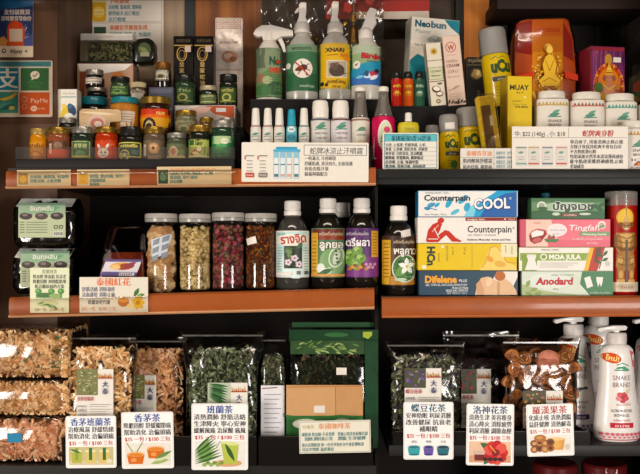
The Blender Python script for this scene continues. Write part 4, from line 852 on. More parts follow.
def anodard(A, b):
    A.rect(522, 271.5, 613, b, '#d3ddcc'); A.poly([(582, 271.5), (613, 271.5), (613, b), (590, b), (580, 284)], '#3c7a4c'); A.poly([(522, 284), (540, 290), (560, 293), (590, b), (522, b)], '#a9b884')
    A.ell(550, 281, 22, 8, '#dde4da'); A.text('HERBAL TOOTHPASTE', 551, 276, 2.5, '#5a6a5a', w=23); A.text('Anodard', 535.5, 284.4, 9.6, '#b8262c', w=37, bold=.05, shear=.12)
    for x, y, r in ((526, 287, -60), (530, 291, -20), (525, 292, 20), (534, 294, -10)): A.leaf(x, y, 8, 4, r, '#8a9f58'); 
    A.poly([(584, 278), (590, 276), (593, 286), (587, 288.5)], '#e9e8e2'); A.poly([(596, 277), (603, 277), (602.6, 281), (601, 287), (599.5, 283), (598, 287), (596.4, 281)], '#eceae4'); A.text('ยาสีฟันสมุนไพร', 590, 293.8, 3, '#c8d4c4', w=20); A.text('160 g', 553, 289.6, 2.4, '#6a7a6a')
def moajula(A, b):
    A.rect(519, 247.6, 613, b, '#ece8de'); A.rect(520, 253, 588, 260.6, '#8ba544'); A.poly([(588, 253), (594, 253), (590, 260.6), (584, 260.6)], '#a9b86a'); A.rect(522, 255, 537, b, '#7f9a3c'); A.poly([(526.5, 256), (536.5, 256), (535, 260), (538, 270), (525, 270), (528, 260)], '#ece9e2'); A.rect(527, 254.4, 536, 256.6, '#e2ded4')
    A.ell(543.6, 256.8, 3.5, 3.2, '#eef0e2'); A.ell(543.6, 256.8, 2.3, 2., '#7d9a3c'); A.text('MOA JULA', 549, 259.2, 6.6, '#f3f3ea', w=32, bold=.045); A.text('ORIGINAL HERBAL', 541, 250.6, 2.2, '#7a7a70', w=18)
    A.poly([(584, b), (590, 247.6), (596, 247.6), (589, b)], '#e8b51f'); A.poly([(588, b), (594, 247.6), (605, 247.6), (597, b)], '#b8331c'); A.poly([(596, 248), (602, 248), (597, 262), (594, 262)], '#6a3a1c')
    A.line([(599, 269), (603, 255)], .8, '#3c4a2a')
    for x, y, r in ((602, 261, -25), (601, 263, 200), (603, 256, -50), (602, 257, 230)): A.leaf(x, y, 7, 3, r, '#3a5a34')
    A.ell(607.5, 263.6, 2.4, 2.4, '#c9c8be', n=12)
    for i in range(3): A.line([(540, 263 + i * 2), (578 - i * 5, 263 + i * 2)], .5, '#a8a498')
def pinkbox(A, b):
    A.rect(520.4, 219.6, 526, b - .4, '#c9586c'); A.rect(526, 219.6, 557, b - .4, '#efc8b8'); A.poly([(551, 219.6), (610, 219.6), (610, b), (568, b), (556, 236)], '#e87888'); A.rect(548, 240, 610, b, '#e06a7c')
    A.poly([(529, 236), (531, 232), (537, 229.6), (545, 231), (546, 235), (541, 242), (534, 244), (530, 241)], '#8f1f22'); A.poly([(531, 232.4), (537, 230), (544, 231.6), (543, 235), (532, 237.5)], '#f0ece6'); A.ell(537, 240, 4.6, 2.4, '#c2605c', -14); A.line([(529, 236), (532, 231.4), (538, 229), (545.6, 230.6), (546.5, 235)], 1.1, '#c85a58')
    A.ell(537, 223, 4, 1.2, '#dba895'); A.ell(557, 230, 10, 6.5, '#efe2e2'); A.text('Herbal white', 550, 231, 3, '#8a8a94', w=15); A.text('teeth', 552, 234.6, 2.6, '#9a9aa4', w=8)
    for r in (-20, 200, -70, 250): A.leaf(551.5, 242, 8, 3.4, r, '#4a7a42')
    A.ell(549, 238, 1.8, 1.6, '#c02f44', n=9); A.ell(553.5, 237.6, 1.6, 1.5, '#c02f44', n=9)
    A.text('Tingfah', 568, 230.4, 8, '#f6ece8', w=31, shear=.2, bold=.012); A.rect(580, 231.6, 609, 236, '#7a9a6c'); A.text('Whitening Herbal', 582, 235.2, 2.8, '#eef0e6', w=24, bold=.02); A.text('ยาสีฟันสมุนไพร', 572, 240, 3, '#f6e2e0', w=30); A.text('30 กรัม', 586, 244, 2.8, '#f6e2e0', w=12)
    A.ell(601.5, 225, 4.2, 4, '#f0e6de'); A.ell(601.5, 225, 2.6, 2.4, '#c9a8a0'); A.leaf(598, 228, 8, 3, -20, '#7a9a6c')
def greenbox(A, b):
    A.rect(531.5, 198.5, 604.5, b, '#5d8a5a'); A.rect(531.5, 198.5, 604.5, 202, '#3f6f44'); A.poly([(531.5, 211), (560, 208), (604.5, 212), (604.5, b), (531.5, b)], '#2f5f38'); A.ell(567, 207, 26, 5, '#a3bfa0')
    A.ell(541.5, 206, 4.6, 4.6, '#dfe2d6'); A.ell(541.5, 206, 3.2, 3.2, '#9aa894'); A.text('ปัญจเวช', 573, 209.8, 10, '#e2e6dc', al='C', w=41, bold=.085); A.text('ปัญจเวช', 573, 209.8, 10, '#2c3f3a', al='C', w=40.4, bold=.035)
    for x, r in ((598, -40), (600, 200), (596, 20), (537, 10), (548, 170)): A.leaf(x, 208, 9, 4, r, '#2f5c33')
    A.ell(556, 214, 4, 1.6, '#c9d4c2'); A.ell(585, 214, 6, 1.2, '#c9d4c2'); A.rect(562, 213.6, 578, 216.4, '#8f3a3a'); A.text('ยาสีฟัน', 564, 216, 2.6, '#efe2da', w=12)
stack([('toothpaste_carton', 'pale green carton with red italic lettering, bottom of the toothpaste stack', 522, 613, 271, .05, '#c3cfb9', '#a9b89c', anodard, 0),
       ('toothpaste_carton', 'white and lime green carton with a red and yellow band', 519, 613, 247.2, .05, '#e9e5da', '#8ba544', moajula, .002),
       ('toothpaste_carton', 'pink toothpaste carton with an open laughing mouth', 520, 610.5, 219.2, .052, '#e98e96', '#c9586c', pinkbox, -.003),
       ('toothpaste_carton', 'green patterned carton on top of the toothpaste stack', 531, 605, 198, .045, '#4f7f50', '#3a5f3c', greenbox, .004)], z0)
def stick(A):
    c = 621; A.rect(606.6, 200, 635.4, 291, '#a31f1a'); A.ell(c - .5, 218, 8.4, 9, '#d9ae3a'); A.ell(c - .5, 218, 7.2, 7.8, '#e8c050'); A.line([(c, 206), (c, 222)], 1.2, '#b8862c')
    g1, g2, g3 = '#a8793f', '#7a5228', '#d0a663'
    A.poly([(c - 4, 224), (c - 1, 216), (c + 1, 216), (c + 4, 224)], g3); A.ell(c, 226.5, 4.4, 4.4, g1); A.ell(c - 5, 225, 2, 2.6, g2); A.ell(c + 5, 225, 2, 2.6, g2); A.ell(c - 1.6, 226, .9, .8, '#3a2414', n=8); A.ell(c + 1.6, 226, .9, .8, '#3a2414', n=8); A.rect(c - 2, 228.5, c + 2, 229.6, '#e6d8b8')
    A.poly([(c - 9, 233), (c + 9, 233), (c + 10, 246), (c + 6, 256), (c - 6, 256), (c - 10, 246)], g1); A.poly([(c - 6, 234), (c + 6, 234), (c + 3, 247), (c - 3, 247)], g3); A.rect(c - 6, 248, c + 6, 251, g2)
    A.poly([(c - 8, 254), (c + 8, 254), (c + 9.5, 266), (c + 6, 270), (c - 6, 270), (c - 9.5, 266)], g1)
    for s in (-1, 1): A.poly([(c + s * 2, 268), (c + s * 8, 268), (c + s * 7, 282), (c + s * 2.4, 282)], g1); A.rect(c + s * 5 - 3.4, 279, c + s * 5 + 3.4, 283, g3); A.line([(c + s * 9, 235), (c + s * 9.6, 246), (c + s * 3, 250)], 3, g2); A.ell(c + s * 5.5, 260, 2.2, 4, g3); A.ell(c + s * 5, 274, 1.8, 4, g3)
    for y in (236, 241, 257, 263): A.line([(c - 7, y), (c, y + 3), (c + 7, y)], .8, g2)
    A.rect(c - 1.1, 240, c + 1.1, 284, '#5a4636'); A.rect(606.8, 281.6, 635.2, 291, '#d8c8b0'); A.ell(c, 286, 9, 3, '#c2ae92'); A.text('วัดอรุณ', c, 287.4, 3.4, '#6a4f3a', al='C', w=12)
Yt = .046; Bt = PY(z0, Yt)
vessel('incense_tube', 'red incense tube with a golden guardian figure and clear cap', 'tube', 621, Yt, z0, [('body', [(0, None), (14.6, None), (15, Bt - .6), (15, 200)], M('#a31f1a', .3, coat=.5), stick), ('cap', [(15.3, 206), (15.5, 206), (15.5, 192.6), (14.8, 191.8), (0, 191.8)], film('#d8cfc8', .08, .1, 0, 45, .25), None)])
vessel('herbal_bottle', 'slim dark bottle with a teal cap showing above the green toothpaste carton', 'bottle', 545, .15, z0, [('body', [(0, None), (7, None), (7.3, 290), (7.3, 215), (4, 205)], M('#241a14', .2, coat=.5), None), ('cap', [(4.6, 205), (4.8, 204), (4.8, 194), (4, 193), (0, 193)], M('#2f7f8f', .4), None)])
# ================= upper left shelf: balm jars
GOLD = M('#a8873f', .3, metal=.85, mott=.08); SILV = M('#a9a49c', .32, metal=.8, mott=.08); BLKL = M('#141311', .35, coat=.3); TEAL = M('#1d7480', .35, coat=.3); CREAM = M('#c9b98f', .4); BROWN = M('#7a4f25', .35, metal=.5)
def balm(label, c, hw, ytop, Y, z, lid, body, lab=None, lidh=6.5, group='balm jars', labc=None, lr=None, neck='#1c150f'):
    B = PY(z, Y); yl = ytop + lidh; sh = yl + max(3., (B - yl) * .16)
    prof = [(0, None), (hw * .9, None), (hw * .97, B - 1), (hw * .97, sh), (hw * .9, yl + 1.4), (hw * .84, yl + .3)]
    lidp = [(hw * .88, yl + .2), (hw * .93, yl), (hw * .94, ytop + 1), (hw * .9, ytop + .2), (hw * .82, ytop), (hw * .78, ytop + .4), (0, ytop + .4)]
    parts = [('body', prof, M(body, .15, coat=.7, mott=.1), None), ('lid', lidp, lid, None)]
    if lab:
        r0, r1 = lr if lr else (sh + (B - sh) * .14, B - (B - sh) * .1)
        parts.append(('label', [(hw * .975, r1), (hw * .99, r1 - .2), (hw * .99, r0 + .2), (hw * .975, r0)], M(labc or body, .4, mott=.03), lambda A: lab(A, c, hw, r0, r1)))
    return vessel('balm_jar', label, 'jar', c, Y, z, parts, group)
def lb_basic(bgc, band, txt, tcol, em=None, em2=None):
    def d(A, c, hw, a, b):
        A.rect(c - hw * .96, a, c + hw * .96, b, bgc); A.rect(c - hw * .9, a + 1, c + hw * .9, a + (b - a) * .28, band)
        A.text(txt, c, a + (b - a) * .27, (b - a) * .26, tcol, al='C', w=hw * 1.25, bold=.03)
        if em: A.ell(c - hw * .1, a + (b - a) * .64, hw * .5, (b - a) * .26, em); A.ell(c - hw * .1, a + (b - a) * .64, hw * .32, (b - a) * .16, em2 or tcol, n=12)
        A.line([(c - hw * .8, b - 2), (c + hw * .8, b - 2)], .7, tcol)
    return d
YF = .05; GF = 'front row of balm jars'; zf = zt0 + .0006
def lb_a(A, c, hw, a, b):
    A.rect(c - 8, a, c + 8, b, '#c98a2a'); A.text('บาล์ม', c, a + 6, 5, '#7a3a14', al='C', w=12, bold=.03); A.ell(c, a + 14, 6, 4.4, '#b05a1c'); A.ell(c, a + 14, 4.4, 3, '#d9a24a'); A.line([(c - 7, b - 1.4), (c + 7, b - 1.4)], 1, '#8a4a1a')
def lb_b(A, c, hw, a, b):
    A.rect(c - hw * .96, a, c + hw * .96, lerp(a, b, .5), '#5a3a28'); A.rect(c - hw * .96, lerp(a, b, .5), c + hw * .96, b, '#c9543a'); A.ell(c + 2, a + 5, 4, 4, '#8a6a50'); A.rect(c - 7, a + 3, c - 4, b - 4, '#d8bfa2'); A.text('泰國', c - 5.5, a + 6, 3, '#5a3020', al='C')
def lb_c(A, c, hw, a, b):
    A.rect(c - hw * .96, a, c + hw * .96, b, '#2f5c40'); A.frame(c - 8.5, a + 1.5, c + 8.5, b - 1.5, .8, '#b9b46a'); A.text('青草膏', c, a + 8, 5.4, '#c9cc8a', al='C', w=13, bold=.03); A.ell(c, a + 14, 5, 4, '#5f8a5a'); A.rect(c - 9, b - 1.6, c + 9, b, '#c9b94a')
def lb_d(A, c, hw, a, b):
    A.rect(c - hw * .96, a, c + hw * .96, b, '#c2401c'); A.ell(c - 1, a + 13, 5.6, 5, '#ded3cc'); A.leaf(c - 4, a + 10, 7, 2.8, -110, '#ded3cc'); A.leaf(c + 2, a + 10, 7, 2.8, -70, '#ded3cc'); A.ell(c - 2.4, a + 12.4, 1, 1.2, '#8a2a14', n=8); A.ell(c + 1.4, a + 12.6, 1, 1.2, '#8a2a14', n=8); A.line([(c - 3, a + 16), (c + 2, a + 16)], .8, '#a03a20'); A.text('ยา', c + 7, a + 6, 4, '#e0a050', al='C')
def lb_e(A, c, hw, a, b):
    A.rect(c - hw * .96, a, c + hw * .96, b, '#1f3a30'); A.frame(c - 10.5, a + .8, c + 10.6, b - .8, 1.1, '#c9b94a'); A.text('กวาวเครือ', c, a + 5.4, 4.4, '#d9c95a', al='C', w=17, bold=.04); A.ell(c - 4, a + 13, 5.4, 5.4, '#c9b94a'); A.ell(c - 4, a + 13, 4.4, 4.4, '#2c3a5c'); A.ell(c - 4, a + 13, 2.2, 2.2, '#b9b47a'); A.rect(c + 3, a + 8, c + 9, b - 3, '#3f6a6a')
def lb_f(A, c, hw, a, b):
    A.rect(c - hw * .96, a, c + hw * .96, b, '#6a5a48'); A.rect(c - 9.5, a + 4, c - 6.5, b - 2, '#cfc4b4'); A.ell(c + 1.5, a + 8, 5.4, 5.4, '#b98a5a'); A.ell(c + 1.5, a + 8, 3.4, 3.4, '#d9b98a'); A.ell(c + 1, a + 8, 1.4, 2.2, '#7a3a2a'); A.rect(c - 4, a + 15, c + 8, a + 19, '#8f7a62')
def lb_g(A, c, hw, a, b):
    A.rect(c - hw * .96, a, c + hw * .96, b, '#5f6a48'); A.ell(c - 2, a + 8, 5, 5.4, '#d0b896'); A.ell(c - 2, a + 8, 2.6, 3.4, '#a86a4c'); A.ell(c + 6, a + 9, 2.6, 4, '#6f8a4c'); A.rect(c - 9, b - 2.4, c + 9, b, '#c9b48c')
def lb_h(A, c, hw, a, b):
    A.rect(c - hw * .96, a, c + hw * .96, b, '#a9b054'); A.rect(c + 5, a, c + 8, b, '#3f6a34'); A.rect(c - 9, a + 1, c - 4, a + 6, '#2c5c34'); A.text('ไพล', c + .5, a + 6, 5, '#24401f', al='C', bold=.04); A.leaf(c - 9, a + 16, 15, 6, -24, '#9a5a3a'); A.leaf(c - 6, a + 13, 9, 4, 20, '#d8cc9a'); A.ell(c + 1, a + 10, 2.4, 2.4, '#d9d8bc'); A.rect(c - 10, b - 2, c + 10, b, '#d9d09a')
def lb_i(A, c, hw, a, b):
    A.rect(c - hw * .96, a, c + hw * .96, b, '#2f7a4c'); A.poly([(c - 9, a), (c + 9, a), (c + 9, a + 6), (c - 2, a + 9), (c - 9, a + 7)], '#a9c08c'); A.ell(c + 3, a + 5, 4, 3, '#dfe0c4'); A.leaf(c - 8, a + 12, 14, 6, -12, '#4f9a5a'); A.rect(c - 10, b - 4, c + 10, b - 2, '#1f5a38')
balm('small amber jar with a pale gold lid, first of the front row', 38.5, 8.6, 129, YF, zf, M('#b89a5a', .35, metal=.6), '#c47f1e', lb_a, group=GF, lidh=6)
balm('gold lidded jar with a brown and salmon label in the front row', 59, 11.2, 128, YF, zf, GOLD, '#8a4a32', lb_b, group=GF, lidh=6.5)
balm('silver lidded dark jar with a green label edged in yellow, front row', 83, 11.6, 127.4, YF, zf, SILV, '#1c2a20', lb_c, group=GF, lidh=6.5)
balm('orange red jar with a white emblem and gold lid, front row', 106.7, 11.6, 127.5, YF, zf, GOLD, '#a8341a', lb_d, group=GF, lidh=6)
balm('black lidded jar with a yellow framed dark green label, front row', 131, 12, 127.5, YF, zf, BLKL, '#171713', lb_e, group=GF, lidh=9)
balm('grey brown jar with a tan round emblem and gold lid, front row', 154.3, 11, 127.5, YF, zf, GOLD, '#5c4c3c', lb_f, group=GF, lidh=6.5)
balm('short silver lidded jar with an olive and pink label, front row', 176.8, 10.3, 133.5, YF, zf, SILV, '#454a38', lb_g, group=GF, lidh=5)
balm('dark jar with a gold lid and yellow green label, front row', 199.6, 11.5, 126, YF, zf, GOLD, '#141a12', lb_h, group=GF, lidh=6.5)
balm('tall silver lidded green jar at the right end of the front row', 223, 12, 121.4, YF, zf, SILV, '#1c3a28', lb_i, group=GF, lidh=7)
# second row, on the low step
G2 = 'second row of balm jars'; z1 = zR1 + .0006
def lb_red(A, c, hw, a, b):
    A.rect(c - hw * .96, a, c + hw * .96, lerp(a, b, .3), '#c2381c'); A.rect(c - hw * .96, lerp(a, b, .3), c + hw * .96, lerp(a, b, .45), '#d9661f'); A.rect(c - hw * .96, lerp(a, b, .45), c + hw * .96, b, '#d99a2a'); A.ell(c - 4, a + 17, 6.6, 8, '#171310'); A.ell(c - 4, a + 18, 4.4, 6, '#c9b27a'); A.ell(c - 4, a + 18.6, 3, 4, '#2a211a'); A.text('หมอ', c + 7, a + 6, 4.5, '#e9c86a', al='C', bold=.03)
balm('large gold lidded jar with a red and orange label and black arch', 156, 15.6, 98, .135, z1, GOLD, '#2a1410', lb_red, group=G2, lidh=7, lr=(110.5, 131))
def lb_am(A, c, hw, a, b):
    A.rect(c - hw * .96, a, c + hw * .96, b, '#b5762a'); A.rect(c - 1, a + 7, c + 12, b, '#dccdb8')
    for i in range(4): A.line([(c + 1, a + 10 + i * 2.6), (c + 10, a + 10 + i * 2.6)], .6, '#9a6a50')
balm('amber jar with a teal lid and a white and orange label', 124.6, 14.2, 98.2, .135, z1, TEAL, '#a86a1c', lb_am, group=G2, lidh=6, lr=(106, 131))
balm('pale gold lidded jar of grey green balm behind the front row', 186.2, 11.2, 111, .135, z1, GOLD, '#6a6a50', lb_basic('#8f8c6a', '#a5a07a', 'สมุนไพร', '#4f5238', '#b9b48c', '#6f7a50'), group=G2, lidh=5)
balm('small jar with a gold knob lid left of the tall green front jar', 206.4, 7.4, 118, .115, z1, GOLD, '#6a4a24', lb_basic('#b58a4a', '#8a5a24', 'ยา', '#e0c890'), group=G2, lidh=5)
balm('silver lidded jar peeking over the tall green front jar', 227, 8.4, 118.5, .115, z1, SILV, '#3a4a38', lb_basic('#5f6a50', '#7a846a', 'บาล์ม', '#d0cfb4'), group=G2, lidh=4)
balm('silver lidded dark jar standing before the white and yellow carton', 67.6, 9.2, 118.2, .105, z1, SILV, '#1a1512', lb_basic('#3a3a30', '#4c4c3c', 'ยา', '#b9b48c'), group=G2, lidh=5.5)
balm('green balm jar with a black lid standing on the amber teal lidded jar', 120.4, 10, 77.5, .135, Z(98.2, .135) + .0012, BLKL, '#243824', lb_basic('#3c5a34', '#2a4428', 'พญายอ', '#8fa85a', '#5f8a44', '#2a4020'), group=G2, lidh=5)
def pouch(A):
    pass
Yp = .088; k = K(Yp); B = PY(z1, Yp); mb = MB(); c = 100
h = lambda px, py: ((px - c) * k, (B - py) * k)
mb.prism([h(79, B), h(109.6, B), h(109.6, 122), h(121, 121.5), h(121.5, 111), h(118, 109), h(82, 108.6), h(79, 111)], 0, .0075, M('#c2a47c', .3, coat=.5, mott=.12, bump=.3, scale=70), .002)
A = Art(mb, c, B, k, d0=.0001); A.ell(97, 121, 9, 7, '#c9aa9a'); A.ell(97, 123, 6.6, 5, '#b06a5a'); A.ell(98, 124, 4, 3, '#d9c4b4'); A.leaf(80, 112, 36, 3, 4, '#dcc9a8')
tag(mb.build('balm_pouch', None, (X(c, Yp), Yp, z1)), 'shiny beige pouch with a pinkish swirl behind the green and red front jars', 'pouch')
# high step
z2 = zR2 + .0006; Y2 = .215; G3 = 'back row of balm jars'
balm('wide dark jar with a teal lid under two small stacked jars', 95, 14, 98, Y2, z2, TEAL, '#18120e', None, group=G3, lidh=8)
balm('flat black jar with a silver lid on the teal lidded jar', 97.4, 10.4, 88.4, Y2, Z(98, Y2) + .0008, SILV, '#14110e', None, group=G3, lidh=4)
balm('small black jar with a white label on top of the stacked jars', 95, 9.4, 70.4, Y2, Z(88.4, Y2) + .0008, SILV, '#171310', lb_basic('#cfc6b8', '#b9a890', 'ยาหม่อง', '#5a4a3a'), group=G3, lidh=5.5, lr=(79, 85))
balm('small cream lidded jar with a white label between taller balm jars', 138.6, 8, 83, Y2, z2, CREAM, '#5a4a38', lb_basic('#cdc5b4', '#b8ae98', 'ยาดม', '#5f5a48'), group=G3, lidh=5, lr=(91, 103))
Yc = .185
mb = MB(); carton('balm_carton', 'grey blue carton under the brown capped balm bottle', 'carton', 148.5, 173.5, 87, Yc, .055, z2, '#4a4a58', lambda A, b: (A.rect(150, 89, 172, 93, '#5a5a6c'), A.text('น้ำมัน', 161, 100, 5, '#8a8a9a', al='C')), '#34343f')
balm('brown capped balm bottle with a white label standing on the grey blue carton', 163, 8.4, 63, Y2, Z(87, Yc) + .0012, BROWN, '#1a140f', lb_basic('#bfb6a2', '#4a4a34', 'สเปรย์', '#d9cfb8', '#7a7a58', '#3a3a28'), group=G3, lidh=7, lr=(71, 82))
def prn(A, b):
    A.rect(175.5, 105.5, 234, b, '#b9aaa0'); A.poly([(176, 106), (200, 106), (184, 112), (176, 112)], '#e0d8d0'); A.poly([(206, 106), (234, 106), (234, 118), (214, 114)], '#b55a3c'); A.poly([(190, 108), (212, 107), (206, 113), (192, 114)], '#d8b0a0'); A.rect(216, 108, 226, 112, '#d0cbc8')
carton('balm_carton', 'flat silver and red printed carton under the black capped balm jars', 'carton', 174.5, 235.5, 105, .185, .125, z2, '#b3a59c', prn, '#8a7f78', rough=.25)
zc = Z(105, .185) + .0012
balm('green balm jar with a dark cap standing before the black royal carton', 185, 10.4, 75.5, .212, zc, BLKL, '#233a24', lb_basic('#35502f', '#2b4428', 'ว่าน', '#8fa060', '#a39a4a', '#2f4a2a'), group=G3, lidh=7)
balm('small jar with a pale lid between two taller dark capped jars', 208.6, 9.4, 86.5, .212, zc, M('#b5a88a', .35, metal=.4), '#1a2018', lb_basic('#5a6a3c', '#2a3a24', 'สมุนไพร', '#c9c48c'), group=G3, lidh=4.5)
balm('black capped jar with a green and gold label before the silver foil pack', 228.4, 9.3, 75, .212, zc, BLKL, '#151a12', lb_basic('#3c5428', '#1f2f1c', 'เถาวัลย์', '#b9b454', '#a9a84c', '#39502a'), group=G3, lidh=7)
def royal(x0, w, txt):
    def d(A, b):
        c = x0 + w / 2; A.line([(x0 + .6, 45.4), (x0 + w - .6, 45.4)], 1, '#c9a45a'); A.text('皇家蛇油膏', c, 42, 3.6, '#6f6048', al='C', w=14)
        n = 22; A.line([(c - 1.4 + 4.8 * math.cos(i * 6.283 / n), 54 + 7 * math.sin(i * 6.283 / n)) for i in range(n + 1)], .9, '#c9a45a'); A.line([(c - 1.4 + 3 * math.cos(i * 6.283 / n), 54.6 + 4.4 * math.sin(i * 6.283 / n)) for i in range(n + 1)], .7, '#a5814a')
        for i, ch in enumerate(txt): A.text(ch, c - 1.4, 66.5 + i * 6.2, 5.4, '#d0b070', al='C', bold=.02)
        A.rect(c + 1.6, 46, c + 7.6, 52, '#dcc3b6')
    return d
for i, (x0, w, tx) in enumerate(((173.4, 19.6, '皇家'), (194, 19.6, '皇家蛇油'))):
    carton('balm_carton', ['black carton with gold oval and writing, left of the matching pair', 'black carton with gold oval and writing, beside the silver foil pack'][i], 'carton', x0, x0 + w, 36, .262, .045, zc, '#15110f', royal(x0, w, tx), '#0f0c0b', group='black and gold cartons', rough=.3)
Yk = .315; k = K(Yk); B = PY(z2, Yk); mb = MB(); h = lambda px, py: ((px - 229) * k, (B - py) * k)
mb.prism([h(215, B), h(242.6, B), h(243.6, 60), h(243, 17.4), h(215, 17), h(214.6, 60)], 0, .030, M('#d8c8bc', .3, metal=.08, coat=.5, mott=.12, bump=.5, scale=70), .004)
A = Art(mb, 229, B, k, d0=.0001, rough=.3)
for i in range(7):
    for j in range(3): A.frame(216.5 + i * 3.6, 19 + j * 3.6, 219 + i * 3.6, 21.4 + j * 3.6, .4, '#9a6a58')
A.ell(229.5, 57, 8, 6, '#b9856a'); A.ell(228, 56, 4, 3, '#d9b8a0'); A.ell(233, 59, 3.4, 2.6, '#8f5a44'); A.line([(217, 70), (241, 70)], .8, '#a87a64'); A.text('ชาสมุนไพร', 229, 44, 5, '#a58a7c', al='C', w=18); A.leaf(220, 30, 14, 4, 60, '#dcd2ca')
for i in range(4): A.line([(218, 75 + i * 3), (239, 75 + i * 3)], .5, '#a09085')
tag(mb.build('foil_pack', None, (X(229, Yk), Yk, z2)), 'tall silver foil pack with a patterned top against the wood board', 'pack')
# boxes at the back left
def copper(A, b):
    A.rect(78, 63.5, 132.6, b, '#b08c74'); A.poly([(78, 64), (132, 64), (125, 70), (100, 74), (80, 71)], '#e4dcd4'); A.poly([(80, 72), (86, 71), (84, 96), (79, 98)], '#8f4f34'); A.ell(118, 78, 7, 6, '#c9773c'); A.ell(95, 85, 10, 8, '#9a6a48')
carton('foil_box', 'shiny copper and silver box behind the stacked black jars', 'box', 77, 133.2, 63.2, .27, .065, z2, '#a98570', copper, '#8a6a58', rough=.22)
zk = Z(63.2, .27) + .0012; Yk = .268; k = K(Yk); t = thing('sachet_box', 'clear topped box of green herb sachets on the copper foil box', 'box', (X(116, Yk), Yk, zk)); B = PY(zk, Yk)
h = lambda px, py: ((px - 116) * k, (B - py) * k)
mb = MB(); mb.box(h(80, 0)[0], h(132.6, 0)[0], 0, .06, 0, .004, M('#20241c', .5)); mb.box(h(80, 0)[0], h(132.6, 0)[0], .002, .06, h(0, 40)[1], h(0, 33)[1], M('#d0c8be', .3, metal=.1, coat=.4, bump=.4, scale=60), .002); mb.box(h(80, 0)[0], h(87, 0)[0], .002, .06, .004, h(0, 40)[1], M('#9a9084', .3, metal=.4), .001); mb.build('tray', t)
mb = MB(); rng = random.Random(5); mb.box(h(87.5, 0)[0], h(132, 0)[0], .02, .056, .004, h(0, 41)[1], M('#2a3322', .7, mott=.4))
for i in range(150): piece(mb, rng, 'leaf', (rng.uniform(h(88, 0)[0], h(131, 0)[0]), .014 + rng.uniform(-.003, .004), rng.uniform(.008, h(0, 42)[1])), M(rng.choice(['#5f6f44', '#8a9460', '#3f4a2e', '#b0b48c']), .6), 1.2)
tag(mb.build('sachets', t), kind='stuff')
mb = MB(); mb.box(h(80.4, 0)[0], h(132.4, 0)[0], -.001, .001, .0045, h(0, 40.6)[1], film('#f0ece4', .03, .12, .5, 20.)); mb.build('clear_window', t)
mb = MB(); mb.prism([h(133, 60), h(136, 62), h(151, 61), h(154, 55), h(153, 40), h(148, 37), h(137, 38), h(133, 43)], .004, .05, M('#171a14', .3, coat=.5, bump=.4, scale=70), .005); A = Art(mb, 116, B, k, y0=.004, d0=.0003); A.ell(144, 49, 6.5, 7, '#4f5a34'); A.leaf(139, 47, 10, 5, 30, '#7f8a50'); A.rect(140, 52, 149, 56, '#9a9a78'); mb.build('end_packet', t)
def wy(A, b):
    A.rect(57.8, 89.5, 61, b, '#c2bcae'); A.rect(61, 89.5, 76.4, 96, '#e2dccf'); A.text('PELANG', 69, 94.5, 3, '#8a8a80', al='C', w=12); A.ell(66, 113, 5, 8, '#d9b83a', 20); A.ell(72, 110, 4, 6, '#2f4a6a', -20); A.ell(69, 118, 5, 5, '#e9e4da'); A.ell(70, 106, 2.6, 2.6, '#3a6a8a'); A.rect(61, 96.4, 76, 97.6, '#8fa8a0'); A.ell(64, 106, 2.4, 2.2, '#e0c860')
carton('medicine_carton', 'white carton with yellow and navy blobs beside the payment sign', 'carton', 57.6, 77, 89, .136, .034, z1, '#e4ded2', wy, '#b9b2a4')

# ================= signs at the upper left
def alip(A):
    A.rect(-20, -12, 33, 57, '#1f3a78'); A.poly([(-20, -12), (33, -12), (33, 6), (-20, 12)], '#2f78b8'); A.poly([(-20, 46), (33, 46), (33, 57), (-20, 57)], '#e6e1d8'); A.rect(-20, 45.6, 32.9, 56.6, '#e2dcd2')
    A.text('支付就獎賞', 4, 14.2, 5.8, '#eceae6', w=26, bold=.03); A.text('即時獎賞等你拎', 1.5, 20.6, 5.4, '#eceae6', w=30, bold=.03)
    for i in range(6): A.line([(26 + i, 24 + i * 3), (20, 40)], .9, ['#5a8ad0', '#c9d4e8', '#3a5aa8'][i % 3])
    A.poly([(9, 24), (14, 20), (22, 23), (25, 30), (25, 46), (7, 46), (7, 30)], '#c9481f'); A.poly([(11, 25), (16, 21), (21, 24), (19, 28), (12, 28)], '#d8532a'); A.rect(8, 28, 24, 46, '#d0582c'); A.rect(9.4, 29, 22.6, 41.6, '#d9d2c8'); A.poly([(0, 38), (4, 36), (8, 41), (6, 46), (0, 46)], '#d9a45a'); A.poly([(24, 39), (33, 34), (33, 46), (24, 46)], '#4a5aa8')
    A.ell(4, 51, 2.4, 2.6, '#3a3a3e', n=6); A.ell(4, 50.8, 1.2, 1.2, '#e2dcd2', n=8); A.text('Alipay', 10, 53.2, 6, '#3a3632', w=12.6, bold=.02); A.text('+', 25, 53, 5, '#3a3632', bold=.03)
card('payment_sign', 'blue sign with white heading and an orange gift bag picture', 'sign', -20, 33.2, -12, 57.2, .1392, '#e2dcd2', alip, 1.2, .002)
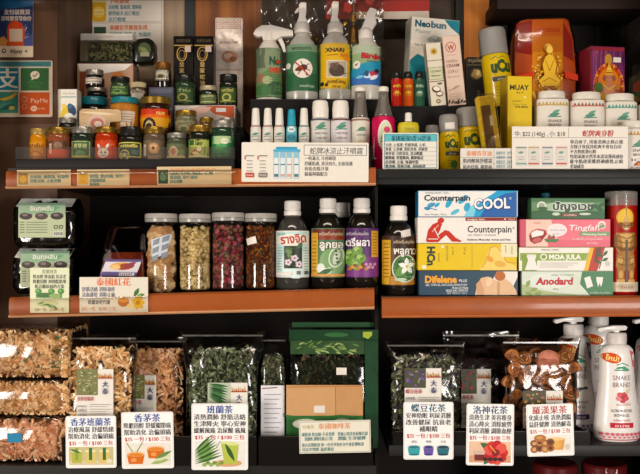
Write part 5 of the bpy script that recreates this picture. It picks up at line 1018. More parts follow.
def pay4(A):
    A.rect(-12, 61.4, 51, 66.6, '#3f8a98'); A.text('接受以下付款方式 Payment', 2, 65.4, 3.6, '#2c5a68', w=40)
    A.rect(-12, 68, 18.6, 90, '#1f86b0'); A.text('支', 7.5, 86.6, 22, '#eef0ee', al='C', bold=.035); A.rect(20.8, 68, 48.8, 90.6, '#2c6a40'); A.ell(35, 75, 4.6, 4, '#e9e9e2'); A.poly([(32, 77), (31.4, 80.6), (35, 78)], '#e9e9e2'); A.line([(32.8, 75), (34.6, 76.8), (37.8, 73)], 1, '#2c6a40'); A.text('WeChat Pay', 35, 83.6, 3.6, '#4f9a62', al='C', w=15); A.text('微信支付', 35, 87.6, 3.2, '#4f9a62', al='C', w=11)
    A.rect(-12, 92, 18, 113, '#3f8f86'); A.poly([(-2, 99), (8, 97), (16, 92.6), (17.4, 94), (13, 98), (4, 101)], '#d9b83a'); A.ell(5, 107, 8, 3.6, '#5aa894'); A.leaf(0, 110, 16, 5, -20, '#2c6a6a'); A.ell(12, 108, 3, 2, '#cfc06a')
    A.rect(19.8, 92.4, 49.4, 114.4, '#c25a26'); A.text('PayMe', 31, 102.8, 6.4, '#ecd9c8', w=17); A.line([(24.5 + 2.6 * math.cos(i * .6), 99.4 + 2.6 * math.sin(i * .6)) for i in range(11)], .7, '#e2a47c'); A.line([(24.5 + 2.2 * math.cos(i * .6), 106.6 + 2.6 * math.sin(i * .6)) for i in range(11)], .7, '#e2a47c'); A.ell(34, 108.6, 3.4, 2.8, '#ecd9c8'); A.text('PM', 34, 109.8, 3, '#b04a1c', al='C'); A.text('by HSBC', 38.6, 109.6, 2.8, '#ecd9c8', w=7)
card('payment_sign', 'white framed sign with teal, green and orange payment panels', 'sign', -14, 52.5, 60.5, 117, .1392, '#dcd8d0', pay4, 1.6, .002)
def poster(A):
    A.frame(88, -9, 161.6, 21.6, .6, '#b5aa9a'); A.frame(88, 23, 161.6, 64, .6, '#b5aa9a')
    A.poly([(92, 2), (106, 2), (106, 20), (103, 21.8), (95, 21.8), (91.6, 20)], '#cf9f2c'); A.rect(92.4, -1, 105.6, 2.4, '#d9c890'); A.ell(99, 12, 5.6, 6, '#e0bc50'); A.rect(94, 9, 104, 14.6, '#e6cf80'); A.text('มะนาว', 99, 13.4, 4, '#9a6a1c', al='C', w=8)
    A.text('下咳藥膏', 109, 3, 6, '#d9702f', w=20, bold=.03)
    for i, l in enumerate(('治咳嗽, 傷風感, 潤肺痛', '肺熱痰多,抗打喉症', '抗打噴嚏')): A.text(l, 108.6, 9 + i * 6.2, 5, '#4a8a94', w=(33, 31, 17)[i], bold=.02)
    A.text('泰國青草藥膏系列', 110, 29.6, 5.6, '#d9702f', w=37, bold=.03); A.text('治頭痛, 舒筋活, 蚊蟲咬', 110, 36.4, 5, '#4a8a94', w=41, bold=.02); A.rect(94, 27, 106, 34, '#2c4a34'); A.rect(94, 34, 106, 48, '#3c6a44')
card('poster', 'white poster with a yellow jar picture and orange and teal writing', 'poster', 86, 163.5, -12, 66, YB - .0026, '#dcd5ca', poster, .4, .0018)
# rail tags
def rtag(x0, x1, y0, y1, pic, lines, label, rt=0, head=None):
    def d(A):
        A.rect(x0 + 1.4, y0 + 3, x0 + 11, y1 - 2.6, pic); A.ell(x0 + 6.2, (y0 + y1) / 2 + .5, 3.4, 4, '#cf9f3a' if pic != '#2f4a34' else '#5f7a58'); A.rect(x0 + 3, y0 + 3.4, x0 + 9.4, y0 + 5, '#8a7a4a')
        if head: A.text(head, x0 + 13, y0 + 4.6, 3.6, '#d98a4a', w=(x1 - x0) * .62)
        for i, l in enumerate(lines): A.text(l, x0 + 13, y0 + 8.2 + i * 4, 3.8, '#3f7a78', w=min(x1 - x0 - 15, len(l) * 3.1), bold=.03)
    card('shelf_tag', label, 'price tag', x0, x1, y0, y1, -.0138, '#d0ba92', d, .4, .001, 'tags on the upper left rail', (0, rt, 0))
rtag(17, 71, 170, 187, '#a8873a', ['治頭痛, 關節痛, 蚊蟲咬', '舒筋活絡, 止痕消腫'], 'cream rail tag at the left end with a tan jar picture', -.008)
rtag(77, 129.5, 169.5, 186.5, '#d9a83a', ['扭傷, 肌肉痛, 蚊叮', '舒緩關節痛', '風濕痛'], 'cream rail tag with a yellow jar picture under the red jar', -.008)
rtag(157, 231.5, 166.5, 186, '#2f4a34', ['頭痛, 肚痛, 關節, 止痕', '風濕痛, 蚊叮蟲咬', '清涼消腫'], 'wide cream rail tag with a dark green jar picture', -.008, '泰國草本青草膏系列')

t = thing('plastic_sheet', 'clear plastic sheet hanging over the two payment signs', 'plastic sheet', (X(0, .133), .134, Z(124, .133)))
k = K(.133); mb = MB(); nx, nz = 24, 22; vs = [((-60 + 119 * i / nx) * k, .0016 * math.sin(i * .9 + j * .3) + .0012 * math.sin(j * .8), 150 * k * j / nz) for j in range(nz + 1) for i in range(nx + 1)]
mb.add(vs, [[j * (nx + 1) + i, j * (nx + 1) + i + 1, (j + 1) * (nx + 1) + i + 1, (j + 1) * (nx + 1) + i] for j in range(nz) for i in range(nx)], film('#eee5da', .02, .1, .3, 9.), True); mb.build('sheet', t)
# ================= upper middle: sprays
YS = .205; zs = zR3 + .0006; GS = 'trigger spray bottles'; PL = M('#d8d0c6', .35, mott=.02)
def spray(label, c, hw, ysh, yneck, body, lab, lr, head, extra=None):
    """ysh = row of the shoulder, yneck = row where the trigger head starts"""
    k = K(YS); B = PY(zs, YS)
    prof = [(0, None), (hw * .93, None), (hw, B - 3), (hw, ysh + 8), (hw * .93, ysh + 3), (hw * .72, ysh - 4), (hw * .46, ysh - 9), (hw * .4, yneck)]
    t = vessel('spray_bottle', label, 'spray bottle', c, YS, zs, [('body', prof, body, None, .8), ('label', [(hw + .1, lr[1]), (hw + .25, lr[1] - .3), (hw + .25, lr[0] + .3), (hw + .1, lr[0])], M('#3a5a3c', .4), lab, .8),
        ('collar', [(hw * .44, yneck + 1), (hw * .5, yneck + .6), (hw * .46, yneck - 8), (hw * .36, yneck - 10)], PL, None, 1)], GS)
    h = lambda px, py: ((px - c) * k, (B - py) * k)
    par = t
    for nm, P, th, m in head:
        mb = MB(); mb.prism([h(*p) for p in P], -th / 2, th / 2, m, .0016); par = mb.build(nm, par)
    return t
def s1(A):
    A.rect(256.4, 50, 281.6, 98, '#7d8a6a'); A.rect(256.4, 50, 266, 70, '#56614c'); A.poly([(256.4, 80), (270, 70), (281.6, 72), (281.6, 98), (256.4, 98)], '#5f7f4c'); A.ell(276, 90, 9, 7, '#2c4f30'); A.ell(264, 92, 8, 6, '#3f6a3c'); A.ell(261, 80, 4, 5, '#8f6a4c'); A.ell(268, 82, 5, 4, '#9aa87a')
    A.text('No', 270, 66.4, 10.5, '#1f4a34', w=10, bold=.06); A.ell(278.6, 63.4, 2, 2, '#c9432c', n=10); A.text('DEET', 270, 74.4, 6.6, '#c9382a', w=11.5, bold=.05)
    for i in range(4): A.line([(270, 77 + i * 2.2), (280, 77 + i * 2.2)], .5, '#44583c')
spray('white trigger spray with green patterned label and its head turned sideways', 269.2, 12.8, 50, 41, M('#cfc9bc', .35), s1, (50.5, 99),
      [('trigger_head', [(253.4, 35), (256, 30), (262, 26.4), (272, 26), (284, 29), (293, 31.4), (293.4, 37), (282, 37.6), (276, 41), (263, 41), (262.6, 37), (258, 38)], .022, PL), ('trigger_lever', [(277, 38), (281.4, 37.6), (284.6, 44), (286.4, 52), (283.6, 53), (281, 46)], .010, PL)])
def s2(A):
    c = 302; A.rect(286, 47, 318.5, 93, '#3a6a48'); A.rect(286, 47, 318.5, 54, '#6f8c6c'); A.rect(286, 76, 318.5, 93, '#245a38'); A.ell(c + 1, 71, 9.6, 9.6, '#e2d9cc'); A.ell(288.8, 68, 2.4, 3, '#d9d4c6')
    A.leaf(295, 73, 11, 5, -18, '#6a2c20'); A.ell(304, 70, 3.6, 3, '#54241c')
    for q in ((296, 66, 303, 70), (301, 64, 304, 70), (309, 66, 305, 70), (310, 73, 305, 71), (298, 77, 303, 71), (307, 78, 304, 71)): A.line([(q[0], q[1]), (q[2], q[3])], .8, '#5a2a22')
    A.line([(295, 64), (309, 78)], 1.2, '#b8402c'); A.text('สเปรย์กันยุง', 307, 89.4, 3.4, '#cfdcc8', al='C', w=14); A.text('MOSQUITO', c, 52.6, 4, '#38543c', al='C', w=19, bold=.03)
FR = M('#a8a59c', .25, coat=.4, mott=.04)
spray('frosted spray with a green label and an insect in a white circle', 302, 16, 46, 33, FR, s2, (47, 93),
      [('trigger_head', [(297.8, 33), (296.6, 24), (299, 17), (299, 5), (301, 3), (306.4, 3.4), (306.6, 10), (305.6, 18), (308, 24), (307.4, 33)], .018, PL), ('trigger_lever', [(298.8, 7), (294.6, 12), (294.8, 14), (299, 12)], .008, PL)])
def s3(A):
    c = 335; A.rect(319, 46, 351, 91, '#d6a91c'); A.rect(319, 46, 351, 52, '#c9a43a'); A.text('XNARI', 325, 54.6, 5.4, '#2a2010', w=19, bold=.05); A.text('MAXI', 340, 59.6, 5.4, '#c96a1c', w=8, bold=.05); A.line([(327, 58), (338, 57.4)], .9, '#8a6a10')
    A.rect(326.6, 63, 346.6, 80, '#e0d4bc'); A.rect(327.4, 63.8, 345.8, 79.2, '#b3a58c'); A.ell(336.5, 73, 7.6, 6.4, '#4a3a32'); A.ell(334, 69, 4, 3.6, '#5c4a3f'); A.ell(331, 67.4, 1.6, 1.6, '#7a5a50', n=9); A.ell(337, 66.6, 1.7, 1.7, '#7a5a50', n=9); A.line([(342, 77), (346, 75)], .8, '#6a4a40')
    A.text('สเปรย์ไล่หนู', 336, 85.4, 4, '#6a4a10', al='C', w=18, bold=.03); A.ell(322.4, 86, 1.9, 2.2, '#2a2010', n=9); A.ell(326.6, 87, 1.6, 1.8, '#2a2010', n=9); A.text('500 ml', 336, 90, 3, '#6a4a10', al='C')
    A.ell(346.4, 61, 3.4, 2.4, '#e08a2c')
spray('spray with a yellow label and a brown rodent picture', 335.2, 16.3, 44, 33, FR, s3, (46, 91),
      [('trigger_head', [(330.4, 33), (330, 24), (331.6, 16), (331.4, 5), (333, 2), (338.6, 2.6), (338.6, 10), (337.6, 18), (340, 24), (339.4, 33)], .018, PL), ('trigger_lever', [(331.2, 7), (327, 13), (327.6, 15), (331.6, 12)], .008, PL)])
def s4(A):
    A.rect(350.6, 48, 380.6, 87, '#8ea878'); A.rect(350.6, 48, 380.6, 56, '#a8b49a'); A.poly([(350.6, 72), (362, 66), (380.6, 62), (380.6, 87), (350.6, 87)], '#2a8fb0'); A.poly([(350.6, 80), (366, 74), (380.6, 76), (380.6, 87), (350.6, 87)], '#3a6ab0')
    A.text('Birds', 360.6, 60.6, 7.6, '#b8283a', w=19, bold=.06, rot=-4); A.text('away', 366, 64.6, 3.8, '#4a5a50', w=11, bold=.02); A.ell(356.4, 67, 3.4, 4, '#e4e2d4'); A.leaf(354.6, 68, 4, 2, -40, '#4a5a4a')
    A.leaf(363, 80, 11, 5, -20, '#c9d8e4'); A.ell(373, 76, 4, 3, '#b8324a'); A.ell(376, 73, 2.4, 2, '#24243a'); A.leaf(369, 82, 10, 4, -30, '#e0e6ea'); A.leaf(355, 80, 9, 3, -10, '#6ac0d8'); A.ell(366, 76, 2, 3, '#24506a')
spray('spray with a blue and green label and a red bird heading', 365.6, 15.2, 48, 39, M('#c2beb2', .3, coat=.3), s4, (49, 87),
      [('trigger_head', [(360.6, 39), (360, 31), (363.6, 24), (367, 13), (370, 8.4), (376, 10), (377.4, 13), (374.6, 17), (376.6, 24), (372, 31), (371, 39)], .018, PL), ('trigger_lever', [(372, 17), (376.4, 20), (375.6, 26), (373, 27), (373.2, 21)], .008, PL)])
# small sprays in front
def mist(label, c, hw, ytop, ycap, Y, capm, bodyc, lab, z, clear=False, group='white mist sprays', taper=.74):
    B = PY(z, Y)
    return vessel('mist_spray', label, 'spray bottle', c, Y, z, [('body', [(0, None), (hw * .92, None), (hw, B - 1.4), (hw, ycap + 4), (hw * .94, ycap + 1), (hw * .8, ycap + .1), (hw * .5, ycap - .2)], M(bodyc, .35, mott=.02), lab),
        ('cap', [(hw * .78, ycap - .4), (hw * .8, ycap - 1), (hw * taper, ycap - (ycap - ytop) * .55), (hw * (taper - .08), ytop + 1), (hw * (taper - .2), ytop), (0, ytop)], capm, None)], group)
WC = M('#e6e0d6', .35, mott=.02)
def ml(c, hw, tc, gc='#5f8a78', y=130):
    def d(A):
        A.rect(c - hw * .98, y - 3.6, c + hw * .98, y - 2.6, tc); A.leaf(c - 3.4, y + 5.4, 7, 2.6, -14, gc); A.line([(c - 3.6, y + 7), (c + 3.4, y + 6.6)], .8, gc)
        A.text('SNAKE', c, y + 11, 2.4, '#6a6a6a', al='C', w=hw * 1.1); A.line([(c - 3, y + 14), (c + 3, y + 14)], .5, '#8a8a8a')
    return d
YM = .075; zm = zR5 + .0006; GM = 'white mist sprays'
for c, tc, lab in ((255.7, '#c0887c', 'small white mist spray, leftmost beside the balm jars'), (267.8, '#a8605a', 'small white mist spray second from the balm jars'), (279.4, '#b05a54', 'small white mist spray just left of the teal one'), (304, '#2a8aa0', 'small white mist spray with a teal band between the teal one and two larger bottles')):
    mist(lab, c, 5.3, 108.4, 126, YM, WC, '#ddd8ce', ml(c, 5.3, tc), zm, group=GM)
mist('small teal mist spray among the white ones', 291.6, 5.3, 109.6, 126, YM, M('#2f9ab0', .35), '#66b4c2', lambda A: (A.ell(291.6, 130, 4, 3, '#dfe8e6'), A.ell(291.6, 138, 4, 3.4, '#3a8aa0'), A.text('ICE', 291.6, 131, 2.6, '#2a7a8c', al='C', bold=.05)), zm, group=GM)
def bl(c, bc):
    def d(A):
        A.rect(c - 9.8, 120, c + 9.8, 121.6, bc); A.leaf(c - 5, 129, 11, 4, -12, '#4f8a72'); A.leaf(c - 2, 127, 8, 3, -24, '#5f9a80'); A.line([(c - 5.4, 130.6), (c + 6, 130)], 1., '#4f8a72'); A.text('SNAKE BRAND', c + 1, 135.4, 3, '#7a7070', al='C', w=12); A.text('COOLING SPRAY', c + 1, 140, 2.6, '#8a6a70', al='C', w=11)
    return d
YB2 = .088
mist('white spray with a tall white cap and dark band, left of the pair', 320.3, 10.1, 101, 119, YB2, WC, '#d3cfc8', bl(320.3, '#4a4a58'), zm, taper=.82, group=GM)
mist('white spray with a tall white cap and dark red band, right of the pair', 340.6, 10.1, 101, 119, YB2, WC, '#d6d0d0', bl(340.6, '#6a3a3c'), zm, taper=.82, group=GM)
CP = film('#d5cfc6', .07, .1, 0, 45, .14)
def powd(A): A.rect(350.6, 120, 370, 121.8, '#8a6a5c'); A.leaf(357, 131, 9, 4, -12, '#5f8a72'); A.line([(356, 132), (366, 131.5)], .9, '#5f8a72'); A.text('SNAKE', 361, 137, 3, '#7a6a60', al='C'); A.ell(361, 143, 4, 2, '#c9b48c')
t = mist('white bottle with a clear overcap left of the bright pink bottle', 360.3, 9.4, 88.6, 118, .092, CP, '#d8d2c4', powd, zm, taper=.62, group='bottles with clear overcaps')
mb = MB(); k = K(.092); B = PY(zm, .092); mb.lathe([(3.4 * k, (B - 117) * k), (3.2 * k, (B - 99) * k), (2 * k, (B - 98) * k), (0, (B - 98) * k)], M('#8a8580', .4), 16); mb.lathe([(5.9 * k, (B - 92) * k), (6 * k, (B - 88.4) * k), (5 * k, (B - 87.4) * k), (0, (B - 87.4) * k)], WC, 16); mb.build('nozzle', t)
def pink(A): A.ell(384.5, 137, 7.4, 15.5, '#e6dcd0'); A.ell(384.5, 137, 6, 13.6, '#cfd4b4'); A.leaf(380, 144, 12, 5, -60, '#4f8a5a'); A.ell(386, 131, 3, 3, '#d84a6a'); A.text('ยา', 384, 150, 4, '#5a4a4a', al='C'); A.rect(372, 116, 376, 160, '#d8d0d0')
zt_ = zTR + .0008
t = mist('bright pink bottle with a clear overcap and an oval label', 383.4, 11.6, 88, 117, .090, CP, '#c4194f', pink, zt_, taper=.46, group='bottles with clear overcaps')
mb = MB(); k = K(.09); B = PY(zt_, .09); mb.lathe([(3.2 * k, (B - 116.4) * k), (3 * k, (B - 100) * k), (0, (B - 99) * k)], M('#8a8580', .4), 16); mb.lathe([(5.2 * k, (B - 92) * k), (5.3 * k, (B - 88) * k), (4.4 * k, (B - 87) * k), (0, (B - 87) * k)], WC, 16); mb.build('nozzle', t)
def bigcard(A):
    A.text('蛇牌冰涼止汗噴霧', 336, 153.6, 7.4, '#4a4f5c', al='C', w=53, bold=.012, shear=.12); A.frame(304, 145, 366.5, 155.2, .6, '#6a6a6e')
    for i, l in enumerate(('一噴滿涼, 冷感瞬間', '舒緩肌膚, 清涼持久, 全面保護', '有助去除汗臭', '殺菌抑菌配方')): A.text(l, 304.5, 160 + i * 5.2, 4.5, '#3c3c42', w=(31, 48, 24, 23)[i], bold=.015)
    for i, x in enumerate((273.5, 280, 286.5, 293.6)): A.rect(x, 150, x + 5.4, 178.5, '#8fc0d4'); A.rect(x + .5, 158, x + 4.9, 178, '#e0e4e2'); A.rect(x + .5, 164, x + 4.9, 165.2, ['#3f6a78', '#3f6a78', '#c08a7a', '#3f6a78'][i]); A.rect(x + .6, 174, x + 4.8, 177, ['#5a7a84', '#c9a89a', '#d8a890', '#5a7a84'][i])
    A.rect(276, 147, 297, 151, '#3f9ac0'); A.rect(273.4, 149.4, 300, 152, '#5aaed0')
    for i, x in enumerate((244.6, 257.6)):
        A.line([(x + 1, 156), (x + 9.5, 156)], .8, '#5a5654'); A.text('1' if i else '1', x, 159.6, 4.6, '#b8402c', bold=.05)
        for q in range(4): A.line([(x + 2, 161 + q * 3.4), (x + 8, 161 + q * 3.4)], .7, '#8a8480')
        A.rect(x + 1, 173, x + 9.5, 177.5, '#b8402c' if i == 0 else '#7a726c'); A.text('SNAKE', x + 5.2, 176.4, 3, '#e8dccc', al='C', w=7)
card('price_card', 'large white card with blue bottle drawings in front of the mist sprays', 'price card', 241.5, 368.5, 142.5, 182, -.0138, '#e6e0d4', bigcard, 1.2, group='cards on the upper shelf', rot=(0, .004, 0))

# hanging bell, banner and plastic
t = thing('hanging_bell', 'small brass bell on a cord among the spray nozzles', 'bell', (X(353.6, .10), .11, Z(44, .11)))
k = K(.11); mb = MB(); mb.lathe([(5.4 * k, 0), (5.8 * k, .001), (5.2 * k, 6 * k), (4.9 * k, 14 * k), (3.4 * k, 17.4 * k), (.8 * k, 18.4 * k), (0, 18.4 * k)], M('#5a4120', .35, metal=.8, mott=.2), 20); mb.build('bell_body', t)
mb = MB(); mb.tube([(0, 0, 18 * k), (.001, 0, 34 * k), (-.001, 0, 50 * k), (0, 0, Z(-20) - Z(44, .11) + .0)], .0016, M('#6a4f2c', .7), 6); mb.lathe([(2.6 * k, 22 * k), (3.2 * k, 25 * k), (2.2 * k, 29 * k), (0, 30 * k)], M('#7a5a2c', .4, metal=.7), 12); mb.build('cord', t)
def flag(A):
    A.rect(326, -12, 429, 12.4, '#a3241c'); A.poly([(352, 12), (429, 11), (429, 19), (352, 19)], '#c9bcae'); A.rect(326, 12, 352, 19, '#8f2018')
card('banner', 'red banner with a white lower stripe along the top', 'banner', 326, 429.5, -12, 19, .36, '#a3241c', flag, .2, .0015)
# crinkled clear bag of gold ornaments behind the sprays
t = thing('plastic_bag', 'crinkled clear plastic bag with gold ornaments behind the sprays', 'bag', (X(320, .35), .352, Z(100, .35)))
k = K(.35); mb = MB(); nx, nz = 30, 16; vs = []
for j in range(nz + 1):
    for i in range(nx + 1): u = i / nx; q = j / nz; vs.append(((-64 + 128 * u) * k, .008 * math.sin(i * 1.1 + j * .7) + .006 * math.sin(j * 1.7 - i * .4), q * 112 * k))
mb.add(vs, [[j * (nx + 1) + i, j * (nx + 1) + i + 1, (j + 1) * (nx + 1) + i + 1, (j + 1) * (nx + 1) + i] for j in range(nz) for i in range(nx)], film('#e0d8cc', .03, .14, .6, 14., .03), True); mb.build('clear_film', t)
rng = random.Random(3)
for (px, py, r) in ((311, 32, 6), (315, 37, 4.5), (345, 20, 5), (322, 42, 4), (341, 36, 5), (284, 18, 4)):
    bm = bmesh.new(); bmesh.ops.create_icosphere(bm, subdivisions=2, radius=r * k)
    for v in bm.verts: v.co *= rng.uniform(.72, 1.15)
    mb = MB(); mb.bm(bm, M('#b08a2c', .25, metal=.9, mott=.2)); mb.build('gold_ornament', t, ((px - 320) * k, .030, (100 - py) * k))

# ================= upper right
z4 = zR4 + .0006
def neo(A, b):
    A.poly([(406.5, 62), (414, 55), (422, 58), (426, 70), (434, 84), (440, b), (406.5, b)], '#1f7f90'); A.poly([(440, 18.6), (455.6, 18.6), (455.6, 32), (447, 26)], '#1f7f90'); A.poly([(406.5, 66), (412, 70), (418, 88), (416, b), (406.5, b)], '#2a94a4')
    A.text('Neo', 410, 27.6, 9, '#1c5a6a', w=16, bold=.05); A.text('bun', 426.4, 27.6, 9, '#5a7a84', w=16, bold=.05); A.text('Plaster', 411, 34, 5.4, '#8a9490', w=16); A.text('Pain Relief', 411, 47, 3.6, '#4a6a70', w=14); A.ell(429, 39, 6, 3, '#a8aca4', -20); A.ell(434, 40, 5, 4, '#979b94', 30); A.ell(431, 37, 3, 2, '#c2c4bc')
carton('plaster_carton', 'white carton with teal patches behind the narrow pale cartons', 'carton', 406, 456, 18, .225, .05, z4, '#e8dfd0', neo, '#a8a69a', rot=(0, math.radians(3), math.radians(9)))
Y5 = .155
def oil(label, c, hw, ytop, cols, txt):
    def d(A):
        A.rect(c - hw * .97, 80, c + hw * .97, 106, cols[0]); A.rect(c - hw * .97, 94, c + hw * .97, 106, cols[1]); A.ell(c, 95, hw * .6, 3.4, cols[2]); A.text(txt, c, 88, 3.4, cols[2], al='C', w=hw * 1.3, bold=.04); A.line([(c - 4, 91), (c + 4, 91)], .7, cols[1])
    return vessel('oil_bottle', label, 'bottle', c, Y5, z4, [('body', [(0, None), (hw * .95, None), (hw, 108), (hw, 82), (hw * .9, 79.4)], M(cols[0], .3, coat=.4), d), ('cap', [(hw * .82, 79.2), (hw * .84, 78), (hw * .74, ytop + 1), (hw * .6, ytop), (0, ytop)], BLKL, None)], 'small oil bottles')
oil('small red oil bottle with a black cap, left of three', 396.6, 5.5, 71, ('#b0231a', '#c93a1c', '#e0c03a'), 'ยาน้ำ')
oil('small orange and green oil bottle with a black cap', 408, 5.5, 72, ('#c9541c', '#3f6a34', '#e0b83a'), 'สมุนไพร')
oil('small dark green oil bottle with a black cap, right of three', 419.2, 5.4, 72, ('#1f4f3a', '#163a2c', '#a8c0a4'), 'น้ำมัน')
def coco(A, b):
    A.rect(425, 44, 441, b, '#d8cfbb'); A.line([(425, 61), (441, 61)], .6, '#5a5040'); A.frame(426, 68, 440, 80, .6, '#8a8f6a'); A.rect(426.4, 68.4, 439.6, 79.6, '#c9c9a8'); A.line([(425.2, 44), (425.2, b)], .9, '#4a4034'); A.line([(440.8, 44), (440.8, b)], .9, '#4a4034'); A.line([(425, 82), (441, 82)], .8, '#5a5040')
    for q in range(8): A.leaf(433, 52, 4, 1.8, q * 45, '#c9a02c')
    A.ell(433, 52, 1.6, 1.6, '#8a6a1c', n=9); A.text('COCONUT', 433, 73, 3, '#5f6a4c', al='C', w=11); A.text('Shampoo', 433, 77, 2.8, '#5f6a4c', al='C', w=9)
    A.ell(432, 90, 4.4, 3.4, '#5a4030', 20); A.ell(432.4, 89.4, 3.4, 2.2, '#e9e2d0', 20); A.ell(435, 95, 3.6, 2.6, '#6a4c38', -10); A.ell(435, 94.6, 2.8, 1.6, '#ebe4d4'); A.ell(433, 102, 2.3, 2.3, '#7a6a4c', n=12); A.ell(433, 102, 1.3, 1.3, '#c9b88c', n=10); A.ell(436, 84.6, 2.6, 1, '#6a5a48')
Yw = .142; carton('cosmetic_carton', 'narrow cream carton with coconut pictures leaning left', 'carton', 430.6, 447.2, 43.2, Yw, .030, z4, '#d8cfbb', lambda A, b: coco(ShiftArt(A, 5.8), b), '#b3a994', group='narrow leaning cartons', rot=(0, math.radians(-5.4), 0), pivot=-1)
def wcr(A, b):
    R = '#a83a2c'; A.line([(456.4 + 5 * math.cos(i * .45), 47.6 + 5 * math.sin(i * .45)) for i in range(15)], .7, R); A.text('W', 456.4, 50.6, 7.4, R, al='C', w=6.6, bold=.03); A.line([(452, 55.6), (461, 55.6)], .5, '#c98a7a')
    A.text('HERBAL', 456.6, 63, 4, '#7a5448', al='C', w=12); A.text('CREAM', 456.6, 67.6, 4.4, '#7a5448', al='C', w=13, bold=.02); A.text('บัวหิมะ', 456.6, 73.6, 4.8, '#8a6a5a', al='C', w=11); A.text('face cream', 456.6, 78, 2.8, '#9a7a6a', al='C', w=12); A.leaf(454, 90, 8, 3, -30, '#b9a58c'); A.line([(450, 91), (462, 87)], .6, '#8a7a64')
    for i in range(3): A.line([(450, 95 + i * 2.2), (462, 95 + i * 2.2)], .4, '#b39a8a')
    for i in range(7): A.leaf(449 + i * 2.3, b - 2, 5, 1.8, -70 + 22 * (i % 4), '#3f3834')
carton('cosmetic_carton', 'narrow pale pink carton with a red monogram leaning left', 'carton', 448.6, 466.4, 36, Yw, .030, z4, '#d9bfae', wcr, '#b89c8a', group='narrow leaning cartons', rot=(0, math.radians(-5.6), 0), pivot=-1)
def blk(A, b):
    A.text('สมุนไพร', 476, 62, 5, '#9a8460', al='C', w=16, bold=.02); A.line([(467, 65), (485, 65)], .7, '#7a6a4a'); A.ell(476, 74, 6, 6, '#4a3a24'); A.poly([(471, 76), (474, 69), (480, 70), (482, 76), (477, 79)], '#a88a4a'); A.ell(478, 73, 2, 3, '#d8c48c'); A.text('ชาย', 477, 94, 5, '#8a7450', al='C', rot=-90)
carton('balm_carton', 'black carton with dull gold writing before the orange post', 'carton', 466.5, 486.5, 57, .20, .03, z4, '#15120e', blk, '#100d0b', rough=.3)
YEL = '#d2b21f'
def can(label, c, hw, ytop, ycap, Y, z, rot=(0, 0, 0), txt='uCu', sticker_=None, inv=True, yb=166):
    B = PY(z, Y)
    def d(A):
        m = (ycap + B) / 2; sz = hw * .95
        A.line([(c - hw * .5 + i * hw * .17, ycap + 6 - (i % 3)) for i in range(7)], .7, '#5f6a24'); A.text(txt, c + hw * .16, ycap + 10 + sz * .66, sz * 1.15, '#2f4a1f', al='C', w=hw * 1.36, bold=.07)
        A.rect(c - hw * .5, ycap + 13 + sz * .8, c + hw * .9, ycap + 15.5 + sz * .95, '#4a4a4a'); A.text('SPRAY', c + hw * .2, ycap + 15.2 + sz * .92, 3, '#d8d0b0', al='C', w=hw * .8)
        for i in range(4): A.line([(c - hw * .4, ycap + 20 + sz + i * 3), (c + hw * .5, ycap + 20 + sz + i * 3)], .5, '#8a7a1c')
        A.ell(c + hw * .3, ycap + 24 + sz, hw * .36, 4, '#3f6a3c')
    t = vessel('spray_can', label, 'spray can', c, Y, z, [('body', [(0, None), (hw * .94, None), (hw, B - 1.6), (hw, ycap + 7), (hw * .97, ycap + 3), (hw * .88, ycap + .6)], M(YEL, .3, coat=.4, mott=.05), d),
        ('cap', [(hw * .9, ycap + .4), (hw * .96, ycap - .4), (hw * .93, ytop + 4), (hw * .86, ytop + 1), (hw * .74, ytop), (0, ytop - .6)], M('#8d8985', .35, mott=.03), None)], 'grey capped yellow cans', rot=rot)
    if sticker_: mb = MB(); A = Art(mb, c, B, K(Y), lambda v: hw * .97 * K(Y)); A.poly(sticker_, '#dcd4cc'); mb.build('price_sticker', t)
    return t
can('large yellow can with a grey cap leaning beside the orange gold bag', 500.6, 14.4, 28.4, 55, .205, z4, (0, math.radians(-6.5), 0))
can('yellow can with a grey cap and white price sticker in the front', 450, 9.9, 115, 132, .075, zt_, (0, math.radians(-2), 0), sticker_=[(445.6, 124), (455, 123.6), (455, 130), (445.6, 130.2)])
can('yellow can with a grey cap beside the clear wrapped brown stick', 470.4, 13.2, 108, 127.4, .101, zt_, (0, math.radians(-2), 0))
vessel('spray_can', 'small grey capped can half hidden behind the teal headed card', 'spray can', 432, .075, zt_, [('body', [(0, None), (6.8, None), (7, 163), (7, 140), (6.4, 136)], M(YEL, .35), None), ('cap', [(6.5, 135.8), (6.7, 135), (6.6, 128), (5.6, 125.6), (0, 125.4)], M('#6a6662', .35), None)], 'grey capped yellow cans')
def yb(A): A.rect(400, 126, 419, 160, '#c9bb3a'); A.text('ยาดม', 409, 131, 4, '#5f6a24', al='C')
vessel('oil_bottle', 'squat yellow bottle with a white nozzle behind the teal headed card', 'bottle', 408.4, .075, zt_, [('body', [(0, None), (10, None), (10.6, 164), (10.6, 126), (9.4, 123), (4, 122)], M('#c4b52c', .3, coat=.4), yb, .6), ('cap', [(3.2, 121.8), (3.6, 121), (3.4, 114), (2.8, 113), (0, 113)], WC, None)])
